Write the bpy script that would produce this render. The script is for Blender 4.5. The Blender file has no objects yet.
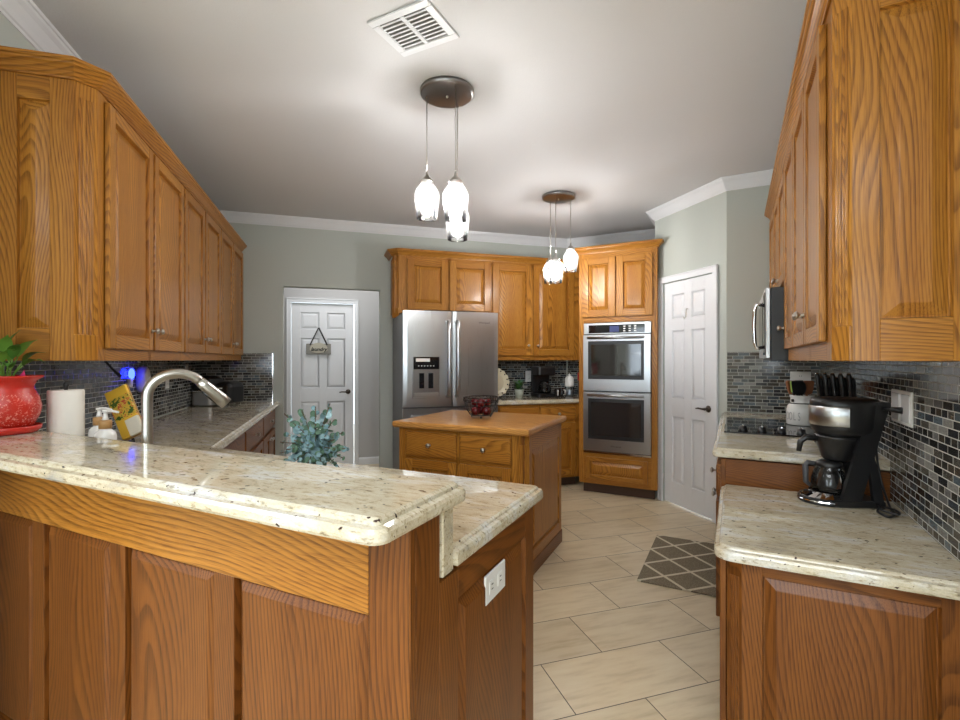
import bpy, math, random
from mathutils import Matrix, Vector
random.seed(7)
sc = bpy.context.scene
C = sc.collection
rad = math.radians

# ------------------------------------------------------------------ camera, world, lights
cam_d = bpy.data.cameras.new('camera'); cam = bpy.data.objects.new('camera', cam_d); C.objects.link(cam)
cam.location = (0, 0, 1.32); cam.rotation_euler = (rad(90), 0, rad(27.5))
cam_d.sensor_width = 36; cam_d.lens = 490 / 960 * 36; cam_d.clip_start = .02
sc.camera = cam
sc.view_settings.view_transform = 'Standard'; sc.view_settings.look = 'None'
sc.view_settings.gamma = 1; sc.view_settings.use_curve_mapping = False
sc.view_settings.exposure = 0.62
world = bpy.data.worlds.new('daylight'); sc.world = world; world.use_nodes = True
bg = world.node_tree.nodes['Background']; bg.inputs[0].default_value = (.75, .88, 1, 1); bg.inputs[1].default_value = 4

def area(name, loc, rot, sx, sy, power, col=(1, 1, 1)):
    d = bpy.data.lights.new(name, 'AREA'); d.shape = 'RECTANGLE'; d.size = sx; d.size_y = sy; d.energy = power; d.color = col
    o = bpy.data.objects.new(name, d); C.objects.link(o); o.location = loc; o.rotation_euler = [rad(a) for a in rot]
    return o
area('ceiling_light_rear', (.6, -1.6, 2.72), (0, 0, 0), 3.2, 1.8, 100, (.90, .95, 1))  # unseen overhead fill, added behind the camera for even light
area('ceiling_light_left', (-3.9, -.9, 2.72), (0, 0, 0), 2.0, 2.0, 105, (.93, .96, 1))  # second unseen overhead fill, added to brighten the kitchen from the left
area('window_daylight_left', (-1.6, -3.12, 1.5), (90, 0, 180), 1.3, 1.2, 70, (.86, .94, 1))
area('window_daylight_right', (1.4, -3.12, 1.5), (90, 0, 180), 1.5, 1.4, 80, (.86, .94, 1))  # added fill standing at the invented right-hand window

# ------------------------------------------------------------------ materials
def nmat(name):
    m = bpy.data.materials.new(name); m.use_nodes = True
    nt = m.node_tree; b = nt.nodes['Principled BSDF']
    return m, nt, b
def node(nt, t, **kw):
    n = nt.nodes.new(t)
    for k, v in kw.items():
        if k in n.inputs.keys() if hasattr(n, 'inputs') else False: n.inputs[k].default_value = v
        else: setattr(n, k, v)
    return n
def lk(nt, a, b): nt.links.new(a, b)
def ramp(nt, fac, stops, interp='LINEAR'):
    r = nt.nodes.new('ShaderNodeValToRGB'); cr = r.color_ramp; cr.interpolation = interp
    while len(cr.elements) < len(stops): cr.elements.new(.5)
    for e, (p, c) in zip(cr.elements, stops): e.position = p; e.color = (c[0], c[1], c[2], 1)
    lk(nt, fac, r.inputs[0]); return r.outputs[0]
def mixc(nt, fac, a, b, mode='MIX'):
    m = nt.nodes.new('ShaderNodeMix'); m.data_type = 'RGBA'; m.blend_type = mode
    for s, v in ((0, fac), (6, a), (7, b)):
        if hasattr(v, 'is_linked'): lk(nt, v, m.inputs[s])
        elif isinstance(v, (int, float)): m.inputs[s].default_value = v
        else: m.inputs[s].default_value = (v[0], v[1], v[2], 1)
    return m.outputs[2]
def math_n(nt, op, a, b=None):
    m = nt.nodes.new('ShaderNodeMath'); m.operation = op
    for i, v in enumerate((a, b)):
        if v is None: continue
        if hasattr(v, 'is_linked'): lk(nt, v, m.inputs[i])
        else: m.inputs[i].default_value = v
    return m.outputs[0]
def attr(nt, name='tex'):
    a = nt.nodes.new('ShaderNodeAttribute'); a.attribute_name = name; return a.outputs['Vector']
def mapping(nt, vec, scale=(1, 1, 1), rot=(0, 0, 0), loc=(0, 0, 0)):
    m = nt.nodes.new('ShaderNodeMapping'); lk(nt, vec, m.inputs[0])
    m.inputs['Scale'].default_value = scale; m.inputs['Rotation'].default_value = rot; m.inputs['Location'].default_value = loc
    return m.outputs[0]
def noise(nt, vec, scale, detail=2, rough=.5):
    n = nt.nodes.new('ShaderNodeTexNoise'); lk(nt, vec, n.inputs['Vector'])
    n.inputs['Scale'].default_value = scale; n.inputs['Detail'].default_value = detail; n.inputs['Roughness'].default_value = rough
    return n
def bump(nt, b, h, strength, dist=.002):
    n = nt.nodes.new('ShaderNodeBump'); n.inputs['Strength'].default_value = strength; n.inputs['Distance'].default_value = dist
    lk(nt, h, n.inputs['Height']); lk(nt, n.outputs[0], b.inputs['Normal'])
def pmat(name, col, rough=.5, metal=0, **kw):
    m, nt, b = nmat(name)
    b.inputs['Base Color'].default_value = (col[0], col[1], col[2], 1); b.inputs['Roughness'].default_value = rough; b.inputs['Metallic'].default_value = metal
    for k, v in kw.items(): b.inputs[k.replace('_', ' ')].default_value = v
    return m

def oak(name, dark, mid, light, rough=.36, coat=.12):
    m, nt, b = nmat(name); t = attr(nt)
    n1 = noise(nt, mapping(nt, t, (1, 1, .22)), 4.2, 1.2, .4)
    s = nt.nodes.new('ShaderNodeVectorMath'); s.operation = 'MULTIPLY_ADD'; lk(nt, n1.outputs['Color'], s.inputs[0])
    s.inputs[1].default_value = (.30, .30, .0); lk(nt, t, s.inputs[2])
    tilt = mapping(nt, s.outputs[0], (1, 1, 1), (0, rad(5), 0))
    w = nt.nodes.new('ShaderNodeTexWave'); w.wave_type = 'RINGS'; w.rings_direction = 'Z'; w.wave_profile = 'SAW'
    lk(nt, tilt, w.inputs['Vector']); w.inputs['Scale'].default_value = 27; w.inputs['Distortion'].default_value = 0.0
    w.inputs['Detail'].default_value = 2; w.inputs['Detail Scale'].default_value = 3
    fib = noise(nt, mapping(nt, t, (230, 230, 5)), 1, 3, .65)
    big = noise(nt, mapping(nt, t, (9, 9, .6)), 1, 2)
    base = ramp(nt, big.outputs['Fac'], [(.25, mid), (.72, light)])
    late = ramp(nt, w.outputs['Fac'], [(0, (.1, .1, .1)), (.15, (0, 0, 0)), (.45, (.12, .12, .12)), (.72, (.8, .8, .8)), (.93, (1, 1, 1)), (1, (.2, .2, .2))])
    brk = ramp(nt, fib.outputs['Fac'], [(.34, (1, 1, 1)), (.66, (.38, .38, .38))])
    mk = math_n(nt, 'MULTIPLY', late, brk)
    c = mixc(nt, math_n(nt, 'MULTIPLY', mk, .78), base, dark)
    pores = ramp(nt, noise(nt, mapping(nt, t, (520, 520, 12)), 1, 2, .6).outputs['Fac'], [(.34, (.60, .52, .45)), (.50, (1, 1, 1))])
    c = mixc(nt, .75, c, pores, 'MULTIPLY')
    lk(nt, c, b.inputs['Base Color']); b.inputs['Roughness'].default_value = rough
    b.inputs['Coat Weight'].default_value = coat; b.inputs['Coat Roughness'].default_value = .14; b.inputs['Specular IOR Level'].default_value = .25
    bump(nt, b, fib.outputs['Fac'], .10, .001)
    return m
TOE = pmat('dark_toe_kick', (.055, .024, .010), .6)  # shade of the recess put into the toe board's brown
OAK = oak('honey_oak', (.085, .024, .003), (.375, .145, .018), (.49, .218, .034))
OAKB = oak('red_oak_stain', (.045, .012, .002), (.165, .052, .008), (.235, .082, .014), .40, .12)  # same oak, a little redder, with base cabinet shade darkened into it
BUTCHER = oak('island_top_oak', (.30, .11, .02), (.52, .24, .055), (.62, .31, .085), .36, .15)

def granite():
    m, nt, b = nmat('cream_granite'); t = attr(nt)
    v = mapping(nt, t, (1, 2.6, 2.6), (0, 0, rad(14)))
    n = noise(nt, v, 5.5, 6, .62)
    base = ramp(nt, n.outputs['Fac'], [(.25, (.38, .36, .32)), (.40, (.55, .48, .345)), (.53, (.62, .56, .425)), (.64, (.66, .645, .60)), (.8, (.52, .515, .505))])
    n2 = noise(nt, mapping(nt, t, (1, 3.2, 3.2), (0, 0, rad(14))), 34, 4, .65)
    sp = ramp(nt, n2.outputs['Fac'], [(.28, (.30, .24, .18)), (.40, (.80, .76, .68)), (.48, (1, 1, 1))])
    n3 = noise(nt, mapping(nt, t, (1, 1.5, 1.5), (0, 0, rad(14)), (4, 2, 1)), 52, 1.5, .55)
    dk = ramp(nt, n3.outputs['Fac'], [(.275, (.07, .03, .035)), (.315, (1, 1, 1))])
    n4 = noise(nt, t, 300, 1)
    g = ramp(nt, n4.outputs['Fac'], [(.3, (.86, .86, .86)), (.7, (1.06, 1.06, 1.06))])
    c = mixc(nt, .9, base, sp, 'MULTIPLY'); c = mixc(nt, 1, c, dk, 'MULTIPLY'); c = mixc(nt, .8, c, g, 'MULTIPLY')
    lk(nt, c, b.inputs['Base Color']); b.inputs['Roughness'].default_value = .035; b.inputs['Specular IOR Level'].default_value = .6
    return m
GRAN = granite()

def mosaic():
    m, nt, b = nmat('glass_mosaic'); t0 = attr(nt); sx = nt.nodes.new('ShaderNodeSeparateXYZ'); lk(nt, t0, sx.inputs[0])
    cx = nt.nodes.new('ShaderNodeCombineXYZ'); lk(nt, sx.outputs[0], cx.inputs[0]); lk(nt, sx.outputs[2], cx.inputs[1]); t = cx.outputs[0]
    br = nt.nodes.new('ShaderNodeTexBrick'); lk(nt, t, br.inputs['Vector'])
    br.offset = .5; br.offset_frequency = 2; br.squash = .62; br.squash_frequency = 3
    for k, v in (('Color1', (0, 0, 0, 1)), ('Color2', (1, 1, 1, 1)), ('Mortar', (.5, .5, .5, 1))): br.inputs[k].default_value = v
    br.inputs['Scale'].default_value = 1; br.inputs['Mortar Size'].default_value = .0016; br.inputs['Mortar Smooth'].default_value = .05
    br.inputs['Bias'].default_value = 0; br.inputs['Brick Width'].default_value = .078; br.inputs['Row Height'].default_value = .0255
    pal = ramp(nt, br.outputs['Color'], [(0, (.020, .019, .018)), (.16, (.05, .047, .04)), (.3, (.030, .032, .036)), (.42, (.11, .105, .088)), (.54, (.055, .068, .08)), (.66, (.17, .17, .165)), (.78, (.075, .062, .045)), (.86, (.26, .26, .24)), (.93, (.10, .13, .15))], 'CONSTANT')
    n = noise(nt, mapping(nt, t, (1, 3, 1)), 60, 3)
    pal = mixc(nt, .7, pal, ramp(nt, n.outputs['Fac'], [(.3, (.6, .6, .6)), (.7, (1.25, 1.25, 1.25))]), 'MULTIPLY')
    c = mixc(nt, br.outputs['Fac'], pal, (.50, .50, .46))
    lk(nt, c, b.inputs['Base Color'])
    r = math_n(nt, 'MULTIPLY_ADD', br.outputs['Fac'], .6); b.inputs['Roughness'].default_value = .12
    rr = nt.nodes.new('ShaderNodeMapRange'); lk(nt, br.outputs['Fac'], rr.inputs[0]); rr.inputs[3].default_value = .1; rr.inputs[4].default_value = .7
    lk(nt, rr.outputs[0], b.inputs['Roughness'])
    inv = math_n(nt, 'SUBTRACT', 1.0, br.outputs['Fac']); bump(nt, b, inv, .5, .002)
    return m
MOSAIC = mosaic()

def floor_mat():
    m, nt, b = nmat('porcelain_floor_tile')
    tc = nt.nodes.new('ShaderNodeTexCoord')
    # axis x runs along the back wall direction (45 degrees), y along the left run
    r1 = mapping(nt, tc.outputs['Object'], (1, 1, 1), (0, 0, rad(-45)), (0, 0, 0))
    v = mapping(nt, r1, (1, 1, 1), (0, 0, 0), (-.889 + .605 * 10, -1.946 + .315 * 10, 0))
    br = nt.nodes.new('ShaderNodeTexBrick'); lk(nt, v, br.inputs['Vector']); br.offset = .5; br.offset_frequency = 2; br.squash = 1
    for k, c in (('Color1', (0, 0, 0, 1)), ('Color2', (1, 1, 1, 1)), ('Mortar', (.5, .5, .5, 1))): br.inputs[k].default_value = c
    br.inputs['Scale'].default_value = 1; br.inputs['Mortar Size'].default_value = .0022; br.inputs['Mortar Smooth'].default_value = .1
    br.inputs['Bias'].default_value = 0; br.inputs['Brick Width'].default_value = .605; br.inputs['Row Height'].default_value = .315
    per = nt.nodes.new('ShaderNodeVectorMath'); per.operation = 'MULTIPLY_ADD'; lk(nt, br.outputs['Color'], per.inputs[0]); per.inputs[1].default_value = (0, 3, 7); lk(nt, v, per.inputs[2])
    n = noise(nt, mapping(nt, per.outputs[0], (1.6, 9, 1)), 2.4, 5, .6)
    base = ramp(nt, n.outputs['Fac'], [(.3, (.54, .43, .27)), (.5, (.66, .545, .365)), (.7, (.70, .60, .42))])
    tone = ramp(nt, br.outputs['Color'], [(0, (.92, .92, .92)), (1, (1.05, 1.05, 1.05))])
    c = mixc(nt, 1, base, tone, 'MULTIPLY'); c = mixc(nt, br.outputs['Fac'], c, (.055, .038, .025))
    lk(nt, c, b.inputs['Base Color']); b.inputs['Roughness'].default_value = .3
    inv = math_n(nt, 'SUBTRACT', 1.0, br.outputs['Fac']); bump(nt, b, inv, .4, .002)
    return m
def plaster(name, col, sc_=240, st=.25):
    m, nt, b = nmat(name); tc = nt.nodes.new('ShaderNodeTexCoord')
    n = noise(nt, tc.outputs['Object'], sc_, 2)
    b.inputs['Base Color'].default_value = (*col, 1); b.inputs['Roughness'].default_value = .75
    bump(nt, b, n.outputs['Fac'], st, .002); return m
WALL = plaster('sage_wall_paint', (.475, .505, .465))
CEIL = plaster('ceiling_paint', (.66, .665, .68), 120, .35)
TRIMW = pmat('white_trim_paint', (.77, .79, .82), .35)
HALLW = plaster('hall_paint', (.50, .50, .50))
STEEL = None
def steel():
    m, nt, b = nmat('brushed_stainless'); t = attr(nt)
    n = noise(nt, mapping(nt, t, (400, 400, 2)), 1, 2)
    b.inputs['Base Color'].default_value = (.52, .53, .54, 1); b.inputs['Metallic'].default_value = 1
    rr = nt.nodes.new('ShaderNodeMapRange'); lk(nt, n.outputs['Fac'], rr.inputs[0]); rr.inputs[3].default_value = .26; rr.inputs[4].default_value = .31
    lk(nt, rr.outputs[0], b.inputs['Roughness']); b.inputs['Anisotropic'].default_value = .5
    return m
STEEL = steel()
NICKEL = pmat('satin_nickel', (.55, .53, .50), .28, 1)
STEELD = pmat('brushed_dark_steel', (.34, .34, .35), .3, 1)
CHROME = pmat('polished_chrome', (.75, .76, .78), .08, 1)
BRONZE = pmat('dark_bronze', (.06, .045, .035), .35, .8)
BLACKP = pmat('black_plastic', (.012, .012, .013), .32)
BLACKG = pmat('black_glass', (.008, .008, .010), .04, 0, Specular_IOR_Level=.7)
OVENG = pmat('oven_door_glass', (.022, .021, .021), .05, 0, Specular_IOR_Level=.9)
GREYP = pmat('dark_grey_plastic', (.06, .06, .065), .4)
FRSIDE = pmat('fridge_side_grey', (.17, .175, .18), .45, .3)
WHITEP = pmat('white_plastic', (.78, .78, .76), .3)
CERAM = pmat('white_ceramic', (.75, .74, .71), .18)
def glazed_red():
    m, nt, b = nmat('red_glaze'); tc = nt.nodes.new('ShaderNodeTexCoord')
    n = noise(nt, mapping(nt, tc.outputs['Object'], (1, 1, 1)), 130, 4, .7)
    sep = nt.nodes.new('ShaderNodeSeparateXYZ'); lk(nt, tc.outputs['Object'], sep.inputs[0])
    band = math_n(nt, 'LESS_THAN', math_n(nt, 'ABSOLUTE', math_n(nt, 'SUBTRACT', sep.outputs[2], .085)), .058)
    mk = math_n(nt, 'MULTIPLY', band, math_n(nt, 'GREATER_THAN', n.outputs['Fac'], .575))
    lk(nt, mixc(nt, mk, (.50, .022, .012), (.72, .24, .18)), b.inputs['Base Color']); b.inputs['Roughness'].default_value = .22
    bump(nt, b, n.outputs['Fac'], .35, .004); return m
REDG = glazed_red()
PAPER = pmat('paper_towel', (.80, .77, .70), .9)
BAMBOO = pmat('bamboo', (.45, .25, .09), .5)
LEAF = pmat('leaf_green', (.055, .16, .022), .38)
LEAFY = pmat('leaf_light_green', (.16, .32, .045), .38)
EUC = pmat('eucalyptus_blue', (.17, .29, .32), .6)
EUC2 = pmat('eucalyptus_green', (.10, .19, .125), .6)
EUC3 = pmat('eucalyptus_pale', (.30, .44, .47), .6)
TWIG = pmat('twig_brown', (.10, .06, .03), .7)
SOIL = pmat('soil', (.03, .02, .012), .9)
PINK = pmat('pink_bract', (.55, .03, .14), .5)
APPLE = pmat('apple_red', (.12, .006, .010), .25)
GREYW = pmat('weathered_grey_board', (.30, .29, .26), .7)
CREAM = pmat('cream_board', (.55, .52, .42), .6)
INK = pmat('black_ink', (.01, .01, .01), .6)
SIGNGREY = pmat('logo_grey', (.12, .12, .12), .4)
GREENH = pmat('lime_silicone', (.42, .62, .12), .4)
WOODSP = pmat('utensil_wood', (.30, .11, .045), .5)
POTGREY = pmat('pale_glass_pot', (.42, .46, .40), .3)
def emis(name, col, st):
    m, nt, b = nmat(name); b.inputs['Base Color'].default_value = (0, 0, 0, 1); b.inputs['Emission Color'].default_value = (*col, 1); b.inputs['Emission Strength'].default_value = st; return m
BULB = emis('lamp_bulb', (1, .98, .955), 215)
BLUE = emis('blue_led', (.01, .02, 1), 18)
LCD = emis('oven_display', (.02, .03, .12), 1.0)
DAY = emis('bright_daylight_sky', (.75, .9, 1), 3.0)
def thin_glass(name, tint, frost):
    m, nt, b = nmat(name); out = nt.nodes['Material Output']
    tr = nt.nodes.new('ShaderNodeBsdfTransparent'); tr.inputs[0].default_value = (*tint, 1)
    gl = nt.nodes.new('ShaderNodeBsdfGlossy'); gl.inputs['Roughness'].default_value = .04
    tl = nt.nodes.new('ShaderNodeBsdfTranslucent'); tl.inputs[0].default_value = (1, 1, 1, 1)
    lw = nt.nodes.new('ShaderNodeLayerWeight'); lw.inputs[0].default_value = .35
    m1 = nt.nodes.new('ShaderNodeMixShader'); m1.inputs[0].default_value = frost; lk(nt, tr.outputs[0], m1.inputs[1]); lk(nt, tl.outputs[0], m1.inputs[2])
    m2 = nt.nodes.new('ShaderNodeMixShader'); lk(nt, lw.outputs['Fresnel'], m2.inputs[0]); lk(nt, m1.outputs[0], m2.inputs[1]); lk(nt, gl.outputs[0], m2.inputs[2])
    lk(nt, m2.outputs[0], out.inputs[0]); return m
SHADE = thin_glass('seeded_glass', (.98, .98, .98), .035)
CLEAR = thin_glass('clear_glass', (.93, .95, .95), .02)
def rug_mat():
    m, nt, b = nmat('lattice_rug'); t = attr(nt); sep = nt.nodes.new('ShaderNodeSeparateXYZ'); lk(nt, t, sep.inputs[0])
    # diamonds .29 wide, .29 long
    def fam(sgn):
        a = math_n(nt, 'MULTIPLY', sep.outputs[0], 1 / .275); c = math_n(nt, 'MULTIPLY', sep.outputs[1], sgn / .275)
        f = math_n(nt, 'FRACT', math_n(nt, 'ADD', math_n(nt, 'ADD', a, c), 20.0))
        d = math_n(nt, 'ABSOLUTE', math_n(nt, 'SUBTRACT', f, .5)); return math_n(nt, 'GREATER_THAN', d, .452)
    line = math_n(nt, 'MAXIMUM', fam(1), fam(-1))
    n = noise(nt, t, 160, 3, .7)
    taupe = ramp(nt, n.outputs['Fac'], [(.3, (.085, .064, .040)), (.7, (.31, .26, .175))])
    lk(nt, mixc(nt, line, taupe, (.62, .56, .42)), b.inputs['Base Color']); b.inputs['Roughness'].default_value = .95
    bump(nt, b, n.outputs['Fac'], .8, .004); return m
RUG = rug_mat()
def picture_mat():
    m, nt, b = nmat('printed_food_cover'); t = attr(nt); sep = nt.nodes.new('ShaderNodeSeparateXYZ'); lk(nt, t, sep.inputs[0])
    n = noise(nt, t, 45, 3, .6)
    food = ramp(nt, n.outputs['Fac'], [(.34, (.05, .10, .015)), (.44, (.62, .40, .05)), (.54, (.50, .05, .03)), (.6, (.70, .55, .12)), (.7, (.25, .40, .05))], 'CONSTANT')
    yel = mixc(nt, .5, (.72, .42, .03), (.80, .50, .06))
    inb = math_n(nt, 'MULTIPLY', math_n(nt, 'GREATER_THAN', sep.outputs[2], .085), math_n(nt, 'LESS_THAN', sep.outputs[2], .185))
    c = mixc(nt, inb, yel, food)
    low = math_n(nt, 'LESS_THAN', sep.outputs[2], .075); rt = math_n(nt, 'GREATER_THAN', sep.outputs[0], .035)
    c = mixc(nt, math_n(nt, 'MULTIPLY', low, rt), c, (.75, .70, .58))
    lk(nt, c, b.inputs['Base Color']); b.inputs['Roughness'].default_value = .35; return m
COVER = picture_mat()

# ------------------------------------------------------------------ mesh builder
def offset_poly(poly, d):
    n = len(poly); out = []
    for i in range(n):
        p0, p1, p2 = Vector(poly[i - 1]), Vector(poly[i]), Vector(poly[(i + 1) % n])
        a = (p1 - p0).normalized(); b = (p2 - p1).normalized()
        na = Vector((-a.y, a.x)); nb = Vector((-b.y, b.x)); k = 1 + na.dot(nb)
        out.append(p1 + (na + nb) * (d / max(k, .2)))
    return out
def fillet(poly, radii, seg=5):
    n = len(poly); out = []
    for i in range(n):
        r = radii.get(i, 0); p0, p1, p2 = Vector(poly[i - 1]), Vector(poly[i]), Vector(poly[(i + 1) % n])
        if r <= 0: out.append(p1); continue
        a = (p0 - p1).normalized(); b = (p2 - p1).normalized()
        ang = math.acos(max(-1, min(1, a.dot(b)))); t = r / math.tan(ang / 2)
        s, e = p1 + a * t, p1 + b * t
        c = p1 + (a + b).normalized() * (r / math.sin(ang / 2))
        a0 = math.atan2(s.y - c.y, s.x - c.x); a1 = math.atan2(e.y - c.y, e.x - c.x); da = (a1 - a0 + math.pi) % (2 * math.pi) - math.pi
        for k in range(seg + 1):
            q = a0 + da * k / seg; out.append(Vector((c.x + r * math.cos(q), c.y + r * math.sin(q))))
    return out
class MB:
    def __init__(s): s.v = []; s.f = []; s.m = []; s.t = []; s.sm = []; s.mats = []; s.M = Matrix.Identity(4)
    def mi(s, m):
        if m not in s.mats: s.mats.append(m)
        return s.mats.index(m)
    def add(s, vs, fs, mat, g=None, smooth=False, rnd=True):
        b = len(s.v); off = Vector((0, 0, 0))
        if g: off = Vector((random.uniform(-.12, .12), random.choice((-1, 1)) * random.uniform(.05, .22), random.uniform(0, 6)))
        mid = Vector((0, 0, 0))
        if g:
            for p in vs: mid += Vector(p)
            mid /= max(1, len(vs))
        i = s.mi(mat)
        for p in vs:
            p = Vector(p); s.v.append(s.M @ p)
            if g:
                q = p - mid
                if g == 'x': q = Vector((q.z, q.y, q.x))
                elif g == 'y': q = Vector((q.x, q.z, q.y))
                q = q + off
            else: q = p
            s.t.append(q)
        for f in fs: s.f.append([b + k for k in f]); s.m.append(i); s.sm.append(smooth)
    def box(s, x0, x1, y0, y1, z0, z1, mat, g=None, c=.0012):
        if x0 > x1: x0, x1 = x1, x0
        if y0 > y1: y0, y1 = y1, y0
        if z0 > z1: z0, z1 = z1, z0
        c = min(c, (x1 - x0) * .3, (y1 - y0) * .3, (z1 - z0) * .3)
        if c <= 0:
            vs = [(x, y, z) for x in (x0, x1) for y in (y0, y1) for z in (z0, z1)]
            s.add(vs, [(0, 1, 3, 2), (4, 6, 7, 5), (0, 4, 5, 1), (2, 3, 7, 6), (0, 2, 6, 4), (1, 5, 7, 3)], mat, g); return
        L = ((x0, x1), (y0, y1), (z0, z1)); vs = []; idx = {}
        for sx in (0, 1):
            for sy in (0, 1):
                for sz in (0, 1):
                    sg = (sx, sy, sz)
                    for ax in range(3):
                        p = [L[k][sg[k]] + (0 if k == ax else (c if sg[k] == 0 else -c)) for k in range(3)]
                        idx[(sg, ax)] = len(vs); vs.append(p)
        fs = []
        def quad(a, b, c_, d, n):
            P = [Vector(vs[k]) for k in (a, b, c_)]
            nn = (P[1] - P[0]).cross(P[2] - P[0])
            fs.append((a, b, c_, d) if nn.dot(Vector(n)) > 0 else (d, c_, b, a))
        for ax in range(3):
            o1, o2 = [k for k in range(3) if k != ax]
            for sd in (0, 1):
                def key(a, b):
                    q = [0, 0, 0]; q[ax] = sd; q[o1] = a; q[o2] = b; return (tuple(q), ax)
                n = [0, 0, 0]; n[ax] = 1 if sd else -1
                quad(idx[key(0, 0)], idx[key(1, 0)], idx[key(1, 1)], idx[key(0, 1)], n)
            for a in (0, 1):
                for b in (0, 1):
                    q0 = [0, 0, 0]; q0[o1] = a; q0[o2] = b; q1 = list(q0); q1[ax] = 1
                    n = [0, 0, 0]; n[o1] = 1 if a else -1; n[o2] = 1 if b else -1
                    quad(idx[(tuple(q0), o1)], idx[(tuple(q1), o1)], idx[(tuple(q1), o2)], idx[(tuple(q0), o2)], n)
        for sx in (0, 1):
            for sy in (0, 1):
                for sz in (0, 1):
                    t = [idx[((sx, sy, sz), k)] for k in range(3)]
                    P = [Vector(vs[k]) for k in t]; nn = (P[1] - P[0]).cross(P[2] - P[0])
                    if nn.dot(Vector((sx - .5, sy - .5, sz - .5))) < 0: t = t[::-1]
                    fs.append(tuple(t))
        s.add(vs, fs, mat, g)
    def loft(s, rings, mat, cap0=True, cap1=True, g=None, smooth=False, closed=True):
        n = len(rings[0]); vs = [p for r in rings for p in r]; fs = []
        for i in range(len(rings) - 1):
            for j in range(n if closed else n - 1):
                k = (j + 1) % n; fs.append((i * n + j, i * n + k, (i + 1) * n + k, (i + 1) * n + j))
        if cap0: fs.append(tuple(range(n))[::-1])
        if cap1: fs.append(tuple((len(rings) - 1) * n + j for j in range(n)))
        s.add(vs, fs, mat, g, smooth)
    def slab(s, poly, prof, mat, g=None):   # prof: (inset, z) from bottom to top, poly counter-clockwise
        s.loft([[(p.x, p.y, z) for p in offset_poly(poly, d)] for d, z in prof], mat, g=g)
    def lathe(s, prof, mat, c=(0, 0, 0), seg=24, smooth=True, cap0=False, cap1=False, a0=0):
        rings = [[(c[0] + r * math.cos(a0 + 2 * math.pi * k / seg), c[1] + r * math.sin(a0 + 2 * math.pi * k / seg), c[2] + z) for k in range(seg)] for r, z in prof]
        s.loft(rings, mat, cap0, cap1, smooth=smooth)
    def tube(s, pts, r, mat, seg=8, smooth=True, closed=False):
        pts = [Vector(p) for p in pts]; n = len(pts); rr = r if isinstance(r, (list, tuple)) else [r] * n
        rings = []; up = None
        for i in range(n):
            if closed: d = (pts[(i + 1) % n] - pts[i - 1])
            else: d = pts[min(i + 1, n - 1)] - pts[max(i - 1, 0)]
            d.normalize()
            if up is None:
                up = Vector((0, 0, 1)) if abs(d.z) < .9 else Vector((1, 0, 0))
            u = (up - d * up.dot(d)).normalized(); w = d.cross(u); up = u
            rings.append([pts[i] + (u * math.cos(2 * math.pi * k / seg) + w * math.sin(2 * math.pi * k / seg)) * rr[i] for k in range(seg)])
        if closed: rings.append(rings[0])
        s.loft(rings, mat, not closed, not closed, smooth=smooth)
    def ell(s, c, r, mat, seg=16, rings=10, g=None):
        R = []
        for i in range(1, rings):
            a = math.pi * i / rings; R.append([(c[0] + r[0] * math.sin(a) * math.cos(2 * math.pi * k / seg), c[1] + r[1] * math.sin(a) * math.sin(2 * math.pi * k / seg), c[2] - r[2] * math.cos(a)) for k in range(seg)])
        s.loft(R, mat, smooth=True)
    def sweep(s, path, prof, mat, side=1, closed=False, smooth=False, cap=True, grain=False):   # path xy; prof (out, z)
        P = [Vector(p) for p in path]; n = len(P); rings = []
        for i in range(n):
            if 0 < i < n - 1 or closed:
                a = (P[i] - P[i - 1]).normalized(); b = (P[(i + 1) % n] - P[i]).normalized()
            elif i == 0: a = b = (P[1] - P[0]).normalized()
            else: a = b = (P[-1] - P[-2]).normalized()
            na = Vector((-a.y, a.x)); nb = Vector((-b.y, b.x)); m = (na + nb) / max(.2, 1 + na.dot(nb)) * side
            rings.append([(P[i].x + m.x * o, P[i].y + m.y * o, z) for o, z in prof])
        if closed: rings.append(rings[0])
        b = len(s.v); s.loft(rings, mat, cap and not closed, cap and not closed, smooth=smooth)
        if grain:
            d = 0; ln = [0]
            for i in range(1, n): d += (P[i] - P[i - 1]).length; ln.append(d)
            ox, oy = random.uniform(-.1, .1), random.uniform(.06, .2); k = 0
            for i in range(n):
                for o, z in prof: s.t[b + k] = Vector((ox + z % 1.0 - .4, oy + o, ln[i])); k += 1
    def build(s, name, parent=None, label=None):
        me = bpy.data.meshes.new(name); me.from_pydata([tuple(p) for p in s.v], [], s.f)
        for m in s.mats: me.materials.append(m)
        me.polygons.foreach_set('material_index', s.m); me.polygons.foreach_set('use_smooth', s.sm)
        a = me.attributes.new('tex', 'FLOAT_VECTOR', 'POINT'); a.data.foreach_set('vector', [c for t in s.t for c in t])
        me.update()
        import bmesh
        bm = bmesh.new(); bm.from_mesh(me); bmesh.ops.recalc_face_normals(bm, faces=bm.faces); bm.to_mesh(me); bm.free()
        o = bpy.data.objects.new(name, me); C.objects.link(o)
        if parent: o.parent = parent
        if label: o['label'] = label
        return o
def tag(o, label, cat, group=None, kind=None):
    o['label'] = label; o['category'] = cat
    if group: o['group'] = group
    if kind: o['kind'] = kind
    return o
def thing(name, loc, rz, label, cat, group=None):
    o = bpy.data.objects.new(name, None); o.empty_display_size = .05; C.objects.link(o)
    o.location = loc; o.rotation_euler = (0, 0, rad(rz)); return tag(o, label, cat, group)
def struct(o): o['kind'] = 'structure'; return o
def dup(root, loc, rz=None, label=None, group=None):
    r = root.copy(); C.objects.link(r); r.location = loc
    if rz is not None: r.rotation_euler = (0, 0, rad(rz))
    if label: r['label'] = label
    if group: r['group'] = group
    for ch in list(root.children):
        c = ch.copy(); C.objects.link(c); c.parent = r
        for g in list(ch.children):
            d = g.copy(); C.objects.link(d); d.parent = c
    return r
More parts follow.
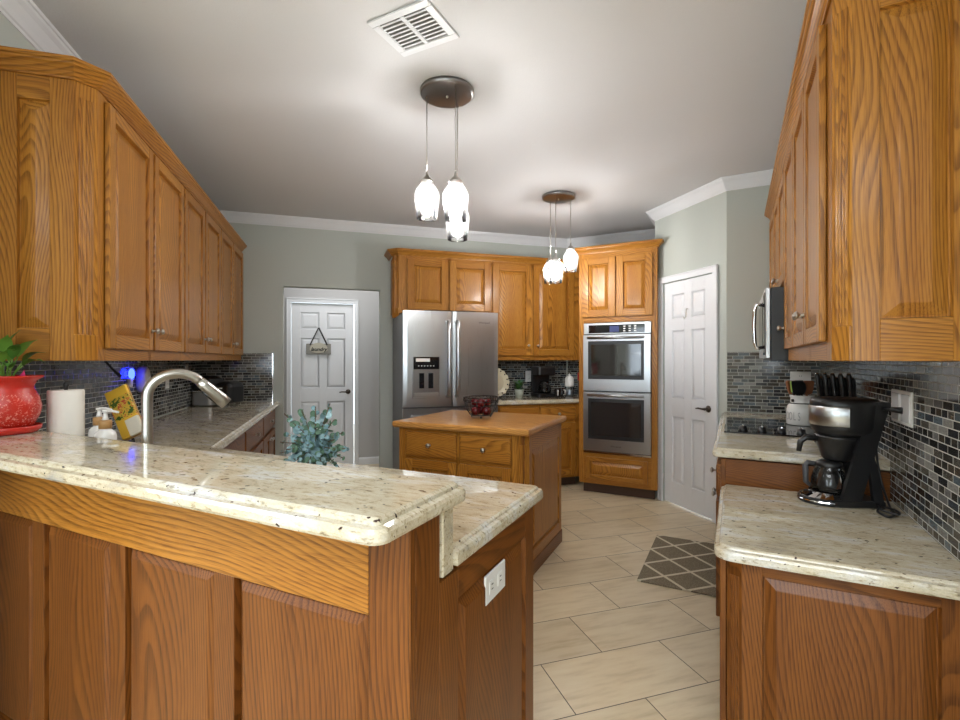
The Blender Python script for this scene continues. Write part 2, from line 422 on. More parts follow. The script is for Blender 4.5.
def text_mesh(name, body, size, mat, parent, loc, rot, extrude=.0006, label=None, shear=0, xs=1, bold=0):
    cu = bpy.data.curves.new(name, 'FONT'); cu.body = body; cu.size = size; cu.extrude = extrude; cu.offset = bold; cu.align_x = 'CENTER'; cu.align_y = 'CENTER'; cu.shear = shear
    t = bpy.data.objects.new(name + '_tmp', cu); C.objects.link(t)
    dg = bpy.context.evaluated_depsgraph_get(); me = bpy.data.meshes.new_from_object(t.evaluated_get(dg))
    bpy.data.objects.remove(t); me.materials.clear(); me.materials.append(mat)
    o = bpy.data.objects.new(name, me); C.objects.link(o); o.parent = parent; o.location = loc; o.rotation_euler = [rad(a) for a in rot]; o.scale = (xs, 1, 1)
    return o
def Rz(a): return Matrix.Rotation(rad(a), 4, 'Z')
def T(x, y, z=0): return Matrix.Translation((x, y, z))

# frames
LA = 43.76
e1 = Vector((-math.sin(rad(LA)), math.cos(rad(LA)))); e2 = Vector((math.cos(rad(LA)), math.sin(rad(LA))))
def L(s, t): return e1 * s + e2 * t                     # along / away from the left wall
q = math.sqrt(.5)
def B(t, s): return Vector((t * q - s * q, t * q + s * q))   # along / towards the back wall
PO = Vector((-.524, .638)); PA = 1.7
def PN(x, y): c, s = math.cos(rad(PA)), math.sin(rad(PA)); return Vector((PO.x + x * c - y * s, PO.y + x * s + y * c))
def PNi(p): d = Vector(p) - PO; c, s = math.cos(rad(PA)), math.sin(rad(PA)); return Vector((d.x * c + d.y * s, -d.x * s + d.y * c))
LT = -1.24                                             # left wall plane
SB = 5.26                                              # back wall plane
XR = .56; YE = 4.33; YD = 5.66; PS = 4.27; ZC = 2.745
def pen_wall_x(y):
    # local x on the left wall for a local y of the peninsula
    p0 = PN(0, y); d = PN(1, y) - p0; return (LT - p0.dot(e2)) / d.dot(e2)
def pant(k): return Vector((-.595 + k * q, 4.865 - k * q))   # along the pantry wall, 0 at the hinge side of the door

# ------------------------------------------------------------------ room shell
def wall_box(name, p0, p1, th, z0, z1, mat=WALL, obj=None):   # th to the left of p0->p1
    m = obj or MB(); p0 = Vector(p0); p1 = Vector(p1); d = (p1 - p0).normalized(); n = Vector((-d.y, d.x)) * th
    poly = [p0, p1, p1 + n, p0 + n]
    if th < 0: poly = poly[::-1]
    m.loft([[(p.x, p.y, z) for p in poly] for z in (z0, z1)], mat)
    return m if obj else struct(m.build(name))
m = MB(); m.box(-7, 5, -3.4, 8, -.05, 0, floor_mat(), c=0); struct(m.build('floor'))
m = MB(); m.box(-7, 5, -3.4, 8, ZC, ZC + .06, CEIL, c=0); struct(m.build('ceiling'))
cornerLB = L((SB + .0213 * LT) / .99977, LT)
cornerBD = Vector((YD - SB / q, YD)); cornerDP = Vector((-.682, YD)); cornerD2 = Vector((-.682, PS + .682)); cornerPE = Vector((PS - YE, YE))
leftStart = L(1.55, LT)
wall_box('wall_left', leftStart, cornerLB + e1 * .1, .11, 0, ZC)
m = MB()
tl = -1.32
wall_box(None, B(tl, SB), B(-.405, SB), .11, 0, ZC, obj=m); wall_box(None, B(.55, SB), cornerBD + Vector((.1, .1)) * 0, .11, 0, ZC, obj=m)
wall_box(None, B(-.405, SB), B(.55, SB), .11, 2.06, ZC, obj=m); struct(m.build('wall_back'))
wall_box('wall_corner', cornerBD, cornerDP, .1, 0, ZC)
m = MB(); hs, he, ht = pant(-.004), pant(.621), 2.035
wall_box(None, cornerD2, hs, .1, 0, ZC, obj=m); wall_box(None, cornerDP, cornerD2 , .08, 0, ZC, obj=m); wall_box(None, he, cornerPE, .1, 0, ZC, obj=m); wall_box(None, hs, he, .1, ht, ZC, obj=m); struct(m.build('wall_pantry'))
wall_box('wall_end', cornerPE, (XR, YE), .1, 0, ZC)
wall_box('wall_right', (XR, YE), (XR, .75), .11, 0, ZC)
# rear rooms behind the camera
m = MB()
for x0, x1 in ((-7, -2.4), (-1.0, .6), (2.2, 5)): wall_box(None, (x1, -3.2), (x0, -3.2), .12, 0, ZC, obj=m)
for x0, x1 in ((-2.4, -1.0), (.6, 2.2)):
    wall_box(None, (x1, -3.2), (x0, -3.2), .12, 0, .8, obj=m); wall_box(None, (x1, -3.2), (x0, -3.2), .12, 2.15, ZC, obj=m)
struct(m.build('wall_rear'))
wall_box('wall_rear_left', (-6.9, 3.5), (-6.9, -3.2), -.1, 0, ZC); wall_box('wall_rear_right', (4.9, -3.2), (4.9, 3.5), -.1, 0, ZC)
wall_box('wall_side_left', leftStart, (-6.9, leftStart.y), -.1, 0, ZC); wall_box('wall_side_right', (4.9, .85), (XR + .11, .85), -.1, 0, ZC)
for i, (x0, x1) in enumerate(((-2.4, -1.0), (.6, 2.2))):  # the second window is unseen and added for more light
    m = MB()
    for a in (x0, (x0 + x1) / 2 - .02, x1 - .04): m.box(a, a + .04, -3.29, -3.25, .8, 2.15, TRIMW)
    for z in (.8, 1.46, 2.11): m.box(x0, x1, -3.285, -3.255, z, z + .04, TRIMW)
    w = struct(m.build('window_%d' % (i + 1)))
    m = MB(); z = .86
    while z < 2.1: m.box(x0 + .03, x1 - .03, -3.24, -3.205, z, z + .004, WHITEP, c=0); z += .05
    m.build('blind', w)
# hall behind the doorway
HS = 6.35
m = MB(); wall_box(None, B(-1.5, HS), B(-.40, HS), .1, 0, ZC, HALLW, m); wall_box(None, B(.35, HS), B(2.2, HS), .1, 0, ZC, HALLW, m); wall_box(None, B(-.40, HS), B(.35, HS), .1, 2.03, ZC, HALLW, m)
struct(m.build('wall_hall'))
wall_box('wall_hall_left', B(-1.3, SB + .12), B(-1.3, HS), .1, 0, ZC, HALLW); wall_box('wall_hall_right', B(1.9, HS), B(1.9, SB + .12), .1, 0, ZC, HALLW)
area('hall_ceiling_light', (B(.2, 5.72).x, B(.2, 5.72).y, 2.7), (0, 0, 45), 1.2, .5, 9, (1, .98, .98))  # unseen area light added to light the hall walls and door
# crown
crown = [(0, ZC - .092), (.006, ZC - .092), (.010, ZC - .083), (.018, ZC - .079), (.030, ZC - .062), (.050, ZC - .036), (.066, ZC - .022), (.070, ZC - .014), (.078, ZC - .012), (.082, ZC - .002), (0, ZC - .002)]
m = MB(); m.sweep([leftStart, cornerLB, cornerBD, cornerDP, cornerD2, cornerPE, (XR, YE), (XR, .86)], crown, TRIMW, side=-1); struct(m.build('trim_1'))
bb = [(0, 0), (.012, 0), (.012, .07), (.008, .085), (0, .09)]
m = MB(); m.sweep([B(-.545 + .15, SB + .0), B(-.55, SB)], bb, TRIMW, side=1) if False else None
def baseboard(name, a, b_):
    m = MB(); m.sweep([a, b_], bb, TRIMW, side=-1); struct(m.build(name))
baseboard('baseboard_back', B(-.56, SB), B(-.41, SB)); baseboard('baseboard_hall', B(.40, HS), B(1.8, HS)); baseboard('baseboard_fridge', B(.555, SB), B(.66, SB))

# ------------------------------------------------------------------ doors
def six_panel(m, w, h, y=0, th=.035, mat=TRIMW):
    st = .105; mid = .09; rails = [0, .22, .95, 1.10, 1.66, 1.76, h - .11, h]
    zr = [(0, .20), (.80, .97), (1.58, 1.69), (h - .115, h)]
    m.box(0, w, y + .008, y + th, 0, h, mat)
    xs = [(0, st), (w / 2 - mid / 2, w / 2 + mid / 2), (w - st, w)]
    for a, b in xs: m.box(a, b, y, y + .012, 0, h, mat)
    for za, zb in zr:
        for a, b in ((st, w / 2 - mid / 2), (w / 2 + mid / 2, w - st)): m.box(a, b, y, y + .012, za, zb, mat, c=.0006)
    for (za, zb) in ((.20, .80), (.97, 1.58), (1.69, h - .115)):
        for a, b in ((st, w / 2 - mid / 2), (w / 2 + mid / 2, w - st)):
            def rr(i, yy): return [(a + i, yy, za + i), (b - i, yy, za + i), (b - i, yy, zb - i), (a + i, yy, zb - i)]
            m.loft([rr(.0, y + .001), rr(.006, y + .008), rr(.016, y + .008), rr(.036, y + .002)], mat, cap0=False)
def casing(m, w, h, y=0, cw=.06, mat=TRIMW):
    prof = [(0, .016), (.008, .020), (.03, .014), (.05, .010), (.056, .006)]
    for a, b in ((-cw, -.003), (w + .003, w + cw)): m.box(a, b, y - .016, y - .001, 0, h + .003, mat, c=.003); 
    m.box(-cw, w + cw, y - .016, y - .001, h + .003, h + cw, mat, c=.003)
    for a, b in ((-cw, -cw + .014), (w + cw - .014, w + cw)): m.box(a, b, y - .022, y - .014, 0, h + cw, mat, c=.003)
    m.box(-cw, w + cw, y - .022, y - .014, h + cw - .014, h + cw, mat, c=.003)
def lever(m, x, z, d, mat=BRONZE):     # d = direction of the lever
    m.M = m.M @ T(x, 0, z); 
    R = Matrix.Rotation(rad(90), 4, 'X'); keep = m.M.copy(); m.M = keep @ R
    m.lathe([(.0, 0), (.026, 0), (.030, .004), (.026, .010), (.012, .013), (.010, .04), (.012, .045), (.0, .046)], mat, seg=16)
    m.M = keep; m.tube([(0, -.042, 0), (d * .03, -.044, 0), (d * .075, -.042, .002), (d * .105, -.038, -.004)], [.010, .008, .007, .006], mat)
p = pant(0); d1 = struct(thing('door_1', (p.x, p.y, .008), -45, 'white six panel pantry door with bronze lever beside the ovens', 'door'))
m = MB(); six_panel(m, .617, 2.022, .012); m.build('door_leaf', d1)
m = MB(); m.M = T(0, 0, -.008); casing(m, .617, 2.03, -.001); m.build('door_frame', d1)
m = MB(); m.M = T(0, .012, 0); lever(m, .555, .905, -1); m.build('handle', d1)
for z in (.16, 1.0, 1.62):
    m = MB(); m.tube([(-.004, .004, z), (-.004, .004, z + .09)], .006, NICKEL); m.build('hinge', d1)
m = MB(); m.tube([(.312, .010, 1.76), (.312, -.008, 1.76), (.312, -.012, 1.69), (.312, -.028, 1.675), (.312, -.036, 1.69)], .004, NICKEL); m.build('hook', d1)
p = B(-.395, HS); d2 = struct(thing('door_2', (p.x, p.y, .008), 45, 'white six panel laundry door at the end of the hallway', 'door'))
m = MB(); six_panel(m, .735, 2.012, .015); m.build('door_leaf', d2)
m = MB(); m.M = T(0, 0, -.008); casing(m, .735, 2.02, -.001, .055); m.build('door_frame', d2)
m = MB(); m.M = T(0, .015, 0); lever(m, .665, .915, -1); m.build('handle', d2)
# laundry sign
p = B(-.08, HS) - B(0, 1) * .002
sg = thing('laundry_sign', (p.x, p.y, 1.39), 45, 'small grey laundry sign hanging by black cord on the hallway door', 'sign')
m = MB(); m.box(-.145, .145, -.012, -.002, 0, .13, GREYW, c=.003); m.build('board', sg)
m = MB(); R = []
for dy, k in ((-.011, 1), (-.018, 1), (-.019, .95)):
    R.append([(.105 * k * math.cos(a), dy, .062 + (.08 if math.sin(a) > 0 else .045) * k * math.sin(a)) for a in [2 * math.pi * i / 28 for i in range(28)]])
m.loft(R, CREAM); m.build('plaque', sg)
m = MB(); m.tube([(-.10, -.02, .115), (-.002, -.012, .325)], .007, INK); m.tube([(.10, -.02, .115), (.002, -.012, .325)], .009, INK); m.build('cord', sg)
text_mesh('lettering', 'laundry', .062, INK, sg, (0, -.0196, .06), (90, 0, 0), .001, shear=.35, bold=.002)

# ------------------------------------------------------------------ cabinet parts
def panel_loft(m, x0, x1, z0, z1, y, mat, rec=.017, bev=.036, raise_=.013, g='z', ledge=.003):
    def r(i, yy): return [(x0 + i, yy, z0 + i), (x1 - i, yy, z0 + i), (x1 - i, yy, z1 - i), (x0 + i, yy, z1 - i)]
    m.loft([r(0, y), r(ledge * .6, y + rec * .7), r(ledge, y + rec), r(ledge + .004, y + rec), r(bev, y + rec - raise_), r(bev + .003, y + rec - raise_ - .0006)], mat, cap0=False, g=g)
def door_shape(m, x0, x1, z0, z1, mat, y=-.021, fw=.056, th=.02):   # front at y, back at y+th
    m.box(x0, x0 + fw, y, y + th, z0, z1, mat, 'z', .003); m.box(x1 - fw, x1, y, y + th, z0, z1, mat, 'z', .003)
    m.box(x0 + fw, x1 - fw, y, y + th, z0, z0 + fw, mat, 'x', .002); m.box(x0 + fw, x1 - fw, y, y + th, z1 - fw, z1, mat, 'x', .002)
    panel_loft(m, x0 + fw, x1 - fw, z0 + fw, z1 - fw, y + .001, mat)
def knob(parent, x, z, y=-.022, mat=NICKEL, r=.015):
    m = MB(); m.M = T(x, y, z) @ Matrix.Rotation(rad(90), 4, 'X')
    m.lathe([(0, 0), (.009, 0), (.007, .004), (.005, .010), (.006, .016), (r * .8, .020), (r, .025), (r * .85, .030), (r * .4, .033), (0, .0335)], mat, seg=16)
    return m.build('knob', parent)
def drawer_shape(m, x0, x1, z0, z1, mat, y=-.021, th=.02):
    def r(i, yy): return [(x0 + i, yy, z0 + i), (x1 - i, yy, z0 + i), (x1 - i, yy, z1 - i), (x0 + i, yy, z1 - i)]
    m.loft([r(0, y + th), r(0, y + .007), r(.004, y + .003), r(.012, y + .001), r(.018, y)], mat, g='x')
def add_door(t, x0, x1, z0, z1, mat, kx=None, kz=None, fw=.056):
    m = MB(); door_shape(m, x0, x1, z0, z1, mat, fw=fw); o = m.build('door', t)
    if kx is not None: knob(o, kx, kz)
    return o
def add_drawer(t, x0, x1, z0, z1, mat, kn=True, raised=False):
    m = MB()
    if raised: door_shape(m, x0, x1, z0, z1, mat, fw=.04)
    else: drawer_shape(m, x0, x1, z0, z1, mat)
    o = m.build('drawer', t)
    if kn: knob(o, (x0 + x1) / 2, (z0 + z1) / 2)
    return o
def fluted(m, x0, x1, z0, z1, mat, y=0):    # a fluted pilaster on the plane y, front toward -y
    w = x1 - x0; n = 4
    m.box(x0, x1, y, y + .012, z0, z1, mat, 'z', .001)
    bw = w * .62; xa = (x0 + x1) / 2 - bw / 2
    m.box(x0, x1, y - .006, y + .004, z0, z0 + .10, mat, 'z', .004)
    for i in range(n):
        c = xa + bw * (i + .5) / n; rr = bw / n * .5
        pts = [(c + rr * math.cos(a), y - rr * .75 * math.sin(a)) for a in [math.pi * k / 6 for k in range(7)]]
        m.loft([[(px, py, z) for px, py in pts] for z in (z0 + .10, z1 - .06)], mat, g='z')
def framed_end(m, x0, x1, z0, z1, mat, stl=.06, str_=.06, rb=.1, rt=.09, y=-.018, th=.018):
    m.box(x0, x0 + stl, y, y + th, z0, z1, mat, 'z'); m.box(x1 - str_, x1, y, y + th, z0, z1, mat, 'z')
    m.box(x0 + stl, x1 - str_, y, y + th, z0, z0 + rb, mat, 'x'); m.box(x0 + stl, x1 - str_, y, y + th, z1 - rt, z1, mat, 'x')
    panel_loft(m, x0 + stl, x1 - str_, z0 + rb, z1 - rt, y + .001, mat, rec=.012, bev=.04)
CR = [(0, 2.372), (.008, 2.372), (.010, 2.379), (.016, 2.383), (.022, 2.394), (.034, 2.406), (.044, 2.412), (.046, 2.418), (.052, 2.421), (.052, 2.435), (0, 2.435)]
UZ0 = 1.317; UZ1 = 2.374

# --- left wall cabinets (x along the wall, front towards the room)
def left_unit(s0, s1, label, first=False, kn=True):
    p = L(0, -.895); t = thing('wall_cabinet', (p.x, p.y, UZ0), LA + 90, label, 'cabinet', 'oak cabinets above the left counter')
    z1 = UZ1 - UZ0
    m = MB(); m.box(s0 + (.012 if first else 0), s1 - .001, .02, .325, 0, z1, OAK, 'z'); m.build('body', t)
    m = MB(); dm = (s0 + s1) / 2 + (.02 if first else 0); a0 = s0 + (.052 if first else .012)
    m.box(s0, a0 + .01, 0, .02, 0, z1, OAK, 'z'); m.box(s1 - .022, s1 - .001, 0, .02, 0, z1, OAK, 'z'); m.box(dm - .02, dm + .02, 0, .02, 0, z1, OAK, 'z')
    m.box(a0 + .01, s1 - .022, 0, .0195, 0, .06, OAK, 'x'); m.box(a0 + .01, s1 - .022, 0, .0195, z1 - .05, z1, OAK, 'x'); m.build('face_frame', t)
    add_door(t, a0, dm - .012, .05, z1 - .022, OAK, dm - .035, .145); add_door(t, dm + .012, s1 - .012, .05, z1 - .022, OAK, dm + .035, .145)
    if first:
        m = MB(); m.M = T(s0 - .055, .055) @ Rz(-45); fluted(m, 0, .078, 0, z1, OAK); m.build('pilaster', t)
        m = MB(); m.M = T(s0 - .055, .33) @ Rz(-90); framed_end(m, 0, .275, 0, z1, OAK, .10, .075, .12, .09, y=0, th=.018); m.build('end_panel', t)
    return t
left_unit(2.25, 3.31, 'oak wall cabinet with fluted corner, nearest the camera on the left wall', True)
left_unit(3.31, 4.27, 'two door oak wall cabinet in the middle of the left row')
left_unit(4.27, 5.225, 'two door oak wall cabinet at the far end of the left row')
m = MB(); path = [L(5.225, -.895), L(2.25, -.895), L(2.195, -.95), L(2.195, -1.235)]
m.sweep(path, CR, OAK, side=1, grain=True); tag(m.build('cabinet_crown'), 'oak crown moulding along the top of the left wall cabinets', 'moulding', 'oak crown mouldings')

# --- right wall cabinets
def RU(y0): return (.25, y0, UZ0)
t = thing('wall_cabinet', RU(2.61), -90, 'tall oak wall cabinet with fluted corner, nearest the camera on the right', 'cabinet', 'oak cabinets above the cooktop wall')
z1 = UZ1 - UZ0; W_ = 2.61 - 1.735
m = MB(); m.box(0.001, W_ - .012, .02, .305, 0, z1, OAK, 'z'); m.build('body', t)
m = MB(); m.box(0.001, .02, 0, .02, 0, z1, OAK, 'z'); m.box(W_ - .095, W_, 0, .02, 0, z1, OAK, 'z'); m.box(.385, .425, 0, .02, 0, z1, OAK, 'z')
m.box(.02, W_ - .095, 0, .0195, 0, .07, OAK, 'x'); m.box(.02, W_ - .095, 0, .0195, z1 - .05, z1, OAK, 'x'); m.build('face_frame', t)
add_door(t, .008, .40, .06, z1 - .022, OAK, .37, .17); add_door(t, .41, .79, .06, z1 - .022, OAK, .44, .17)
m = MB(); m.M = T(W_, 0) @ Rz(45); fluted(m, 0, .0566, 0, z1, OAK); m.build('pilaster', t)
m = MB(); m.M = T(W_ + .04, .04) @ Rz(90); framed_end(m, 0, .268, 0, z1, OAK, .062, .055, .115, .09, y=0); m.build('end_panel', t)
t = thing('wall_cabinet', RU(3.05), -90, 'single door oak wall cabinet touching the microwave', 'cabinet', 'oak cabinets above the cooktop wall')
m = MB(); m.box(.001, .439, .02, .305, 0, z1, OAK, 'z'); m.build('body', t)
m = MB(); m.box(.001, .03, 0, .02, 0, z1, OAK, 'z'); m.box(.41, .439, 0, .02, 0, z1, OAK, 'z'); m.box(.03, .41, 0, .0195, 0, .07, OAK, 'x'); m.box(.03, .41, 0, .0195, z1 - .05, z1, OAK, 'x'); m.build('face_frame', t)
add_door(t, .012, .43, .06, z1 - .022, OAK, .045, .17)
t = thing('wall_cabinet', (.25, 3.83, 1.715), -90, 'short oak wall cabinet directly above the microwave', 'cabinet', 'oak cabinets above the cooktop wall')
m = MB(); m.box(.001, .778, .02, .305, .002, UZ1 - 1.715, OAK, 'z'); m.build('body', t)
m = MB(); m.box(.001, .778, 0, .0199, .002, UZ1 - 1.715, OAK, 'z'); m.build('face_frame', t)
add_door(t, .015, .385, .03, .62, OAK, .36, .08); add_door(t, .392, .765, .03, .62, OAK, .42, .08)
t = thing('wall_cabinet', RU(4.315), -90, 'narrow oak wall cabinet beyond the microwave in the corner', 'cabinet', 'oak cabinets above the cooktop wall')
m = MB(); m.box(.001, .483, .02, .305, 0, z1, OAK, 'z'); m.build('body', t)
m = MB(); m.box(.001, .483, 0, .0199, 0, z1, OAK, 'z'); m.build('face_frame', t)
add_door(t, .02, .465, .06, z1 - .022, OAK, .43, .17)
m = MB(); m.sweep([(.25, 4.32), (.25, 1.735), (.29, 1.695), (.555, 1.695)], CR, OAK, side=-1, grain=True)
tag(m.build('cabinet_crown'), 'oak crown moulding along the top of the right wall cabinets', 'moulding', 'oak crown mouldings')
# microwave
t = thing('microwave', (.165, 3.826, 1.317), -90, 'stainless microwave with vertical handle built in over the cooktop', 'microwave')
m = MB(); m.box(0, .77, .006, .39, 0, .394, BLACKP, c=.003); m.build('body', t)
m = MB(); m.box(.0, .77, -.02, .004, .012, .394, STEEL, c=.004); m.box(.05, .52, -.023, -.018, .07, .34, BLACKG, c=.001); m.build('door', t)
m = MB(); m.box(.60, .76, -.024, -.019, .03, .37, BLACKG, c=.001); m.build('control_panel', t)
m = MB(); m.tube([(.69, -.02, .075), (.69, -.060, .068), (.69, -.068, .10), (.69, -.072, .19), (.69, -.068, .28), (.69, -.060, .312), (.69, -.02, .305)], .010, CHROME); m.build('handle', t)

# --- back wall cabinets
def back_t(t0, z=0, s=4.94): p = B(t0, s); return (p.x, p.y, z)
t = thing('wall_cabinet', back_t(0), 45, 'oak wall cabinet above the refrigerator with two square doors', 'cabinet', 'oak cabinets along the back wall')
m = MB(); m.box(.66, 1.679, .02, .305, 1.795, UZ1, OAK, 'z'); m.build('body', t)
m = MB(); m.box(.70, .80, 0, .02, 1.795, UZ1, OAK, 'z'); m.box(1.18, 1.25, 0, .02, 1.795, UZ1, OAK, 'z'); m.box(1.655, 1.679, 0, .02, 1.795, UZ1, OAK, 'z')
m.box(.80, 1.655, 0, .0195, 1.795, 1.86, OAK, 'x'); m.box(.80, 1.655, 0, .0195, 2.31, UZ1, OAK, 'x'); m.build('face_frame', t)
add_door(t, .785, 1.205, 1.83, 2.345, OAK, fw=.07); add_door(t, 1.225, 1.67, 1.83, 2.345, OAK, fw=.07)
m = MB(); m.M = T(.645, .055) @ Rz(-45); fluted(m, 0, .078, 1.745, UZ1, OAK); m.build('pilaster', t)
t = thing('wall_cabinet', back_t(0), 45, 'tall two door oak wall cabinet between refrigerator and ovens', 'cabinet', 'oak cabinets along the back wall')
m = MB(); m.box(1.681, 2.70, .02, .305, UZ0, UZ1, OAK, 'z'); m.build('body', t)
m = MB(); m.box(1.681, 1.72, 0, .02, UZ0, UZ1, OAK, 'z'); m.box(2.13, 2.18, 0, .02, UZ0, UZ1, OAK, 'z'); m.box(2.63, 2.93, 0, .02, UZ0, UZ1, OAK, 'z')
m.box(1.72, 2.63, 0, .0195, UZ0, UZ0 + .06, OAK, 'x'); m.box(1.72, 2.63, 0, .0195, 2.31, UZ1, OAK, 'x'); m.build('face_frame', t)
add_door(t, 1.695, 2.145, UZ0 + .05, 2.345, OAK, 2.10, UZ0 + .16, .07); add_door(t, 2.165, 2.66, UZ0 + .05, 2.345, OAK, 2.21, UZ0 + .16, .07)
m = MB(); m.sweep([B(2.92, 4.94), B(.70, 4.94), B(.645, 4.995), B(.645, 5.255)], CR, OAK, side=1, grain=True)
tag(m.build('cabinet_crown'), 'oak crown moulding above the refrigerator and back wall cabinets', 'moulding', 'oak crown mouldings')

# --- oven cabinet
t = thing('oven_cabinet', (-1.388, 4.815, 0), 0, 'tall oak cabinet across the corner that houses the double oven', 'cabinet')
OW = .745
m = MB()
m.box(0, .02, .02, .60, .1, UZ1, OAK, 'z'); m.box(OW - .02, OW, .02, .075, .1, UZ1, OAK, 'z'); m.box(.02, OW - .02, .02, .09, UZ1 - .02, UZ1, OAK, 'x')
m.box(.03, OW - .03, .06, .08, 0, .1, TOE); m.box(.02, OW - .02, .02, .08, .1, .40, OAK, 'x'); m.box(.02, OW - .02, .02, .08, 1.70, UZ1 - .02, OAK, 'x'); m.build('body', t)
m = MB(); m.box(0, .048, 0, .02, .1, UZ1, OAK, 'z'); m.box(OW - .052, OW, 0, .02, .1, UZ1, OAK, 'z')
m.box(.048, OW - .052, 0, .0195, .1, .40, OAK, 'x'); m.box(.048, OW - .052, 0, .0195, 1.688, UZ1, OAK, 'x'); m.build('face_frame', t)
add_door(t, .035, .362, 1.742, 2.325, OAK, fw=.065); add_door(t, .372, .705, 1.742, 2.325, OAK, fw=.065)
add_drawer(t, .075, .66, .15, .365, OAK, False, True)
m = MB(); m.sweep([(-1.388, 5.40), (-1.388, 4.815), (-1.388 + OW, 4.815), (-1.388 + OW, 4.86)], CR, OAK, side=-1, grain=True)
tag(m.build('cabinet_crown'), 'oak crown moulding on top of the corner oven cabinet', 'moulding', 'oak crown mouldings')
# double oven
t = thing('double_oven', (-1.388, 4.815, 0), 0, 'stainless double wall oven with two dark glass doors in the oak corner cabinet', 'oven')
x0, x1 = .052, .69
m = MB(); m.box(x0, x1, .0, .55, .404, 1.682, BLACKP, c=.002); m.build('body', t)
m = MB(); m.box(x0, x1, -.012, -.001, 1.575, 1.682, STEEL, c=.002); m.box(x0 + .05, x1 - .055, -.014, -.011, 1.583, 1.662, BLACKG, c=.001); m.build('control_panel', t)
pn = t.children[-1]
m = MB(); m.box(x0 + .255, x0 + .345, -.0155, -.0135, 1.592, 1.650, LCD, c=0); m.build('display', pn)
for i in range(3):
    for j in range(3): m = MB(); m.box(x0 + .385 + i * .05, x0 + .405 + i * .05, -.0148, -.0138, 1.595 + j * .022, 1.605 + j * .022, WHITEP, c=0); m.build('button', pn)
def oven_door(z0, z1, nm):
    m = MB(); m.box(x0, x1, -.035, -.002, z0, z1, STEEL, c=.003); o = m.build('door', t)
    m = MB(); m.box(x0 + .05, x1 - .058, -.0375, -.0345, z0 + .115, z1 - .062, BLACKP, c=.001); m.box(x0 + .08, x1 - .085, -.039, -.037, z0 + .15, z1 - .095, OVENG, c=.001); m.build('window', o)
    m = MB(); z = z1 - .03; m.tube([(x0 + .05, -.06, z), (x1 - .055, -.06, z)], .013, STEEL, 12)
    for x in (x0 + .075, x1 - .08): m.tube([(x, -.03, z), (x, -.06, z)], .008, STEEL)
    m.build('handle', o)
    return o
oven_door(1.018, 1.566, 'upper'); od = oven_door(.432, 1.006, 'lower')
text_mesh('brand_lettering', 'Whirlpool', .024, SIGNGREY, od, ((x0 + x1) / 2, -.0354, .485), (90, 0, 0), .0005)
m = MB(); m.box(x0, x1, -.02, -.002, .404, .425, CHROME, c=.002); m.build('vent_strip', t)

# --- refrigerator
t = thing('refrigerator', back_t(.675, 0, 4.46), 45, 'stainless french door refrigerator with water dispenser', 'refrigerator')
FW = .918
m = MB(); m.box(0, FW, .06, .74, .02, 1.755, FRSIDE, c=.004); m.box(.2, .7, .03, .09, 1.756, 1.785, BLACKP, c=.004); m.build('body', t)
def fr_door(xa, xb, za, zb):
    m = MB(); R = []
    n = 12
    for z in (za, zb):
        ring = []
        for i in range(n + 1):
            u = i / n; X = xa + (xb - xa) * u; gl = (X / FW - .5) * 2
            ring.append((X, .010 * gl * gl + (.006 if i in (0, n) else 0), z))
        ring += [(xb, .055, z), (xa, .055, z)]; R.append(ring)
    m.loft(R, STEEL); return m
m = fr_door(.0, .455, .885, 1.775); dl = m.build('door', t, 'left door with water dispenser')
m = fr_door(.463, FW, .885, 1.775); dr = m.build('door', t)
m = fr_door(.0, FW, .06, .872); dz = m.build('freezer_drawer', t)
def fr_handle(x, par):
    m = MB(); pts = [(x, .004, 1.675), (x, -.038, 1.668)] + [(x, -.045 - .012 * math.sin(math.pi * k / 10), 1.64 - .62 * k / 10) for k in range(11)] + [(x, -.038, .995), (x, .004, .988)]
    m.tube(pts, .024, STEEL, 12); m.build('handle', par)
fr_handle(.418, dl); fr_handle(.503, dr)
m = MB(); m.tube([(.08, .004, .80), (.08, -.04, .80), (.46, -.052, .80), (.84, -.04, .80), (.84, .004, .80)], .014, STEEL, 10); m.build('handle', dz)
m = MB(); a, b_ = .083, .338
m.box(a, b_, -.010, .012, .965, 1.355, STEEL, c=.004); m.box(a + .008, b_ - .008, -.013, -.008, 1.235, 1.348, BLACKG, c=.001)
m.box(a + .008, b_ - .008, -.012, -.009, .985, 1.24, STEELD, c=.001)
for x in (a + .06, a + .145): m.box(x, x + .045, -.022, -.012, 1.06, 1.20, BLACKG, c=.004)
m.box(a + .012, b_ - .012, -.024, -.010, .985, 1.02, STEEL, c=.003); dp = m.build('dispenser', dl)
for i in range(6): m = MB(); m.box(a + .05 + i * .028, a + .06 + i * .028, -.0145, -.0128, 1.262, 1.270, WHITEP, c=0); m.build('button', dp)
m = MB(); m.box(a + .03, a + .16, -.0142, -.0128, 1.305, 1.335, WHITEP, c=0); m.build('display', dp)
text_mesh('brand_lettering', 'Whirlpool', .026, SIGNGREY, dr, (.775, .002, 1.675), (90, 0, 0), .0006)

